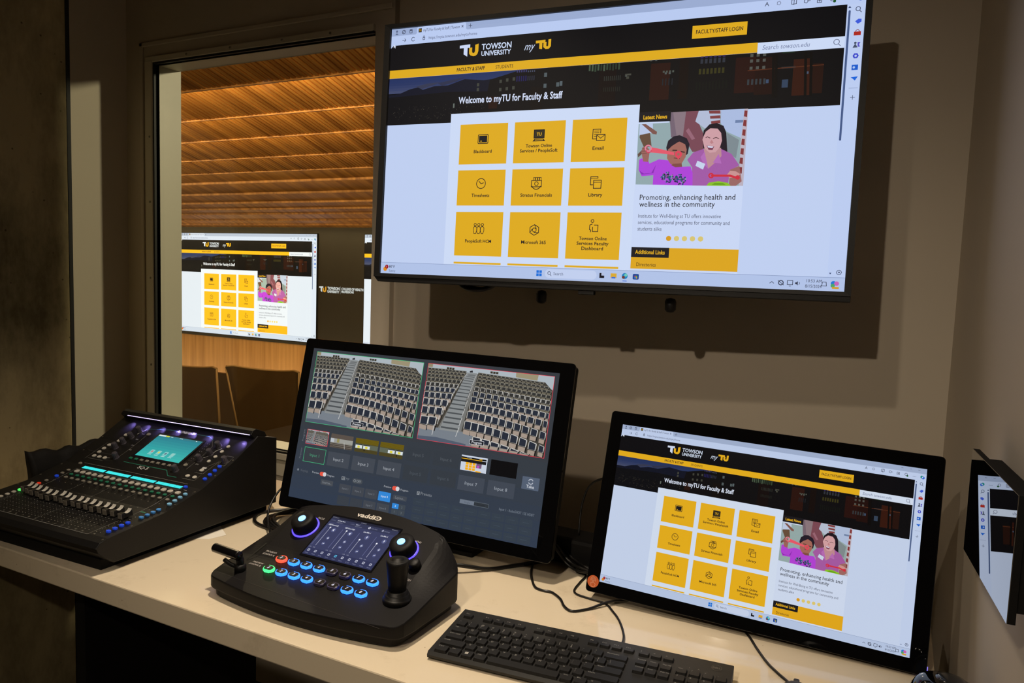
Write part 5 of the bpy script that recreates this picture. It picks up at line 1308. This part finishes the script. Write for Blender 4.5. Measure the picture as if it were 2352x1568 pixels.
rows = [(0.0875, [('~', 1, '`'), ('!', 1, '1'), ('@', 1, '2'), ('#', 1, '3'), ('$', 1, '4'), ('%', 1, '5'), ('^', 1, '6'), ('&', 1, '7'), ('*', 1, '8'), ('(', 1, '9'), (')', 1, '0'), ('_', 1, '-'), ('+', 1, '='), ('Backspace', 2, None)]),
        (0.0690, [('Tab', 1.5, None)]+[(c_, 1, None) for c_ in 'QWERTYUIOP']+[('{', 1, '['), ('}', 1, ']'), ('|', 1.5, '\\')]),
        (0.0500, [('Caps Lock', 1.75, None)]+[(c_, 1, None) for c_ in 'ASDFGHJKL']+[(':', 1, ';'), ('"', 1, "'"), ('Enter', 2.25, None)]),
        (0.0305, [('Shift', 2.25, None)]+[(c_, 1, None) for c_ in 'ZXCVBNM']+[('<', 1, ','), ('>', 1, '.'), ('?', 1, '/'), ('Shift', 2.75, None)]),
        (0.0115, [('Ctrl', 1.25, None), ('Fn', 1.1, None), ('#win', 1.1, None), ('Alt', 1.15, None), ('', 6.0, None), ('Alt', 1.1, None), ('Fn', 1.1, None), ('=', 1.1, None), ('Ctrl', 1.1, None)])]
for v, ks in rows:
    x = x0
    for lab, wu, sub in ks:
        key(x+wu*q/2, v, wu, '' if lab == '#win' else lab, 'key', 0.0162, sub)
        if lab == '#win':
            for a in (0, 1):
                for b in (0, 1): kleg.rect((x+0.006)*1000+2.6*a, -(v+0.003)*1000+2.6*b, (x+0.006)*1000+2.2+2.6*a, -(v+0.003)*1000+2.2+2.6*b, (190, 188, 180), base=0)
        x += wu*q
key(x0+q/2, 0.1125, 1, 'Esc', 'function_key', 0.0115)
n = 1
for g in range(3):
    for k in range(4): key(x0+q*(2.35+5.05*g*0.93+k), 0.1125, 1, 'F%d' % n, 'function_key', 0.0115); n += 1
for k in range(3): key(0.3045+0.0182*k, 0.1120, 1, '|<>'[k], 'media_key', 0.0115)
for r_, labs in ((0.0885, ('Insert', 'Home', 'Page Up')), (0.0690, ('Delete', 'End', 'Page Dn'))):
    for k in range(3): key(0.3045+0.0182*k, r_, 1, labs[k], 'navigation_key', 0.0155)
key(0.3227, 0.0305, 1, '^', 'navigation_key', 0.0155)
for k in range(3): key(0.3045+0.0182*k, 0.0115, 1, '<v>'[k], 'navigation_key', 0.0155)
npd = (('Num', '/', '*', '-'), ('7', '8', '9', '+'), ('4', '5', '6', '+'), ('1', '2', '3', 'E'), ('0', '.', '', ''))
for r_ in range(5):
    for k in range(4):
        if npd[r_][k]: key(0.3632+0.0184*k, 0.0885-0.0190*r_, 1, npd[r_][k], 'number_pad_key', 0.0155)
kleg.build('key_lettering', 1, 1, 1, 1, paint_mat('key_print', 0.6), kb, gap=1e-5, fn=lambda x, y, off: (x/1000.0, -y/1000.0, kh(-y/1000.0)+0.00405))
kl = Canvas(); kl.ring(409, -118.5, 7.0, 0.7, (70, 66, 60), n=24); kl.text('DELL', 403.6, -116.5, 6.0, (96, 92, 84), 11, 0.02)
for k in range(3): kl.text('1A_'[k], 372+12*k, -103, 4, (120, 116, 108))
kl.build('badge_lettering', 1, 1, 1, 1, MATS.get('kbp') or MATS.setdefault('kbp', paint_mat('badge_print', 0.4)), kb, gap=1e-5, fn=lambda x, y, off: (x/1000.0, -y/1000.0, kh(-y/1000.0)+0.0003))

# mouse
ms = thing('computer_mouse', 'black wired mouse at the bottom edge, right of the keyboard', 'mouse', (-0.088, 1.044, 0.745), (0, 0, math.radians(6)))
def egg(a, b, c_, n=20, m=10, flat=0.6):
    bm = bmesh.new(); rings = []
    for j in range(m+1):
        t = j/m*math.pi/2; r = math.cos(t)**flat if j < m else 0
        rings.append([bm.verts.new((a*r*math.cos(2*math.pi*i/n), b*r*math.sin(2*math.pi*i/n), c_*math.sin(t))) for i in range(n)] if j < m else [bm.verts.new((0, 0, c_))])
    for A_, B_ in zip(rings, rings[1:]):
        for i in range(n):
            if len(B_) == 1: bm.faces.new((A_[i], A_[(i+1) % n], B_[0]))
            else: bm.faces.new((A_[i], A_[(i+1) % n], B_[(i+1) % n], B_[i]))
    bm.faces.new(rings[0][::-1]); return bm
mesh_obj('shell', egg(0.031, 0.057, 0.036), black_m, ms, smooth=True)
bm = bmesh.new(); box(bm, (-0.004, 0.030, 0.024), (0.004, 0.050, 0.029), 0.002); mesh_obj('scroll_wheel', bm, rubber_m, ms)
# glossy black gadget in the corner
gd = thing('desk_gadget', 'glossy black rounded device at the bottom right corner beside the wall', 'desk gadget', (0.090, 1.142, 0.745), (0, 0, math.radians(-12)))
bm = egg(0.047, 0.046, 0.056, 32, 14, 0.4); mesh_obj('body', bm, blackg_m, gd, smooth=True)
bm = bmesh.new(); lathe(bm, [(0.0, 0.059), (0.012, 0.0585), (0.018, 0.056), (0.019, 0.050)], 24, (0.004, 0.006, 0)); mesh_obj('top_button', bm, mat('smoked_plastic', (40, 40, 42), 0.12), gd, smooth=True)
bm = bmesh.new(); box(bm, (0.012, 0.020, 0.040), (0.030, 0.034, 0.047), 0.002); mesh_obj('side_tab', bm, blackm_m, gd)

# ---------------------------------------------------------------- cables on the desk
def cable(name, lab, pts, r, z=0.745, group=None):
    bm = bmesh.new(); tube(bm, [(p[0], p[1], (p[2] if len(p) > 2 else z+r)) for p in pts], r, 8, 6)
    return tag(mesh_obj(name, bm, cable_m, smooth=True), lab, 'cable', group)
cable('monitor_cable', 'black cable snaking from under the left monitor towards the right one', [(-0.640, 1.36, 0.752), (-0.622, 1.339), (-0.604, 1.294), (-0.587, 1.263), (-0.567, 1.235), (-0.549, 1.229), (-0.531, 1.230), (-0.506, 1.212), (-0.488, 1.188), (-0.469, 1.178), (-0.448, 1.200), (-0.423, 1.237, 0.752), (-0.395, 1.262, 0.752)], 0.0024)
cable('keyboard_cable', 'thin black cable curving round the sticker corner down to the keyboard', [(-0.56, 1.40, 0.750), (-0.533, 1.350), (-0.508, 1.339), (-0.504, 1.300), (-0.5, 1.263), (-0.489, 1.248), (-0.466, 1.243), (-0.431, 1.238), (-0.408, 1.215), (-0.385, 1.185), (-0.362, 1.140), (-0.352, 1.100, 0.752), (-0.350, 1.082, 0.760)], 0.0020)
cable('mouse_cable', 'thin black cable running from under the right monitor to the mouse', [(-0.20, 1.27), (-0.183, 1.245), (-0.163, 1.206), (-0.143, 1.171), (-0.125, 1.148), (-0.105, 1.126), (-0.094, 1.104, 0.752)], 0.0021)
cable('power_cable', 'thick black cable between the camera controller and the left monitor stand', [(-0.76, 1.20, 0.765), (-0.72, 1.223, 0.760), (-0.680, 1.26), (-0.646, 1.301), (-0.617, 1.341), (-0.58, 1.40)], 0.0042)
cable('coiled_cable', 'outer black loop of the cable coil beside the mixing console', [(-1.16, 1.40), (-1.23, 1.345), (-1.272, 1.310), (-1.290, 1.285), (-1.295, 1.262), (-1.279, 1.236), (-1.259, 1.218), (-1.236, 1.208), (-1.208, 1.203), (-1.184, 1.199), (-1.15, 1.19)], 0.0040)
for k in range(4):
    d = 0.006*k
    cable('coiled_cable', 'inner black loops of the cable coil behind the camera controller', [(-1.12, 1.36+d), (-1.19+d*.4, 1.335+d, 0.748+0.003*k), (-1.235+d*.6, 1.305+d, 0.749+0.003*k), (-1.258+d*1.2, 1.270, 0.75+0.003*k), (-1.250+d*1.4, 1.240, 0.75+0.003*k), (-1.228+d, 1.217+d*.4, 0.75+0.003*k), (-1.195+d, 1.206+d*.6), (-1.160, 1.200+d*.5), (-1.12, 1.20+d)], 0.0032, group='loops of the cable coil')
cable('loop_cable', 'short black cable loop just behind the glowing focus dial', [(-1.06, 1.36), (-1.13, 1.335), (-1.180, 1.305), (-1.200, 1.280), (-1.197, 1.262), (-1.186, 1.250), (-1.169, 1.250), (-1.13, 1.262)], 0.0033)
cable('rising_cable', 'slim black cable arching up from the coil to the left monitor back', [(-1.150, 1.36, 0.90), (-1.175, 1.318, 0.872), (-1.205, 1.285, 0.845), (-1.222, 1.25, 0.815), (-1.215, 1.215, 0.785), (-1.185, 1.185, 0.762), (-1.15, 1.165, 0.751), (-1.10, 1.165, 0.75)], 0.0024)
for k in range(7):
    x0_ = -0.62+0.012*random.random(); a = random.uniform(0.0, 0.02)
    cable('bundled_cable', 'black cables heaped in the gap between the two monitors', [(-0.70, 1.42+0.006*k, 0.76), (-0.60, 1.40-0.008*k, 0.775+0.004*k), (-0.54, 1.375-0.006*k, 0.756+0.003*(k % 3)), (-0.48, 1.352-0.005*k, 0.750+0.002*k), (-0.42, 1.350+0.008*(k % 4), 0.752)], 0.0024+0.0006*(k % 3), group='cable bundle between the monitors')
cable('hanging_cable', 'thin black cable rising behind the right monitor', [(-0.55, 1.40, 0.80), (-0.553, 1.42, 0.86), (-0.535, 1.43, 0.905), (-0.47, 1.42, 0.935), (-0.42, 1.39, 0.965)], 0.0024)
bm = bmesh.new(); box(bm, (-0.66, 1.37, 0.745), (-0.50, 1.44, 0.80), 0.008)
tag(mesh_obj('power_adapter', bm, blackm_m), 'black power brick in the dark gap behind the two monitors', 'power adapter')
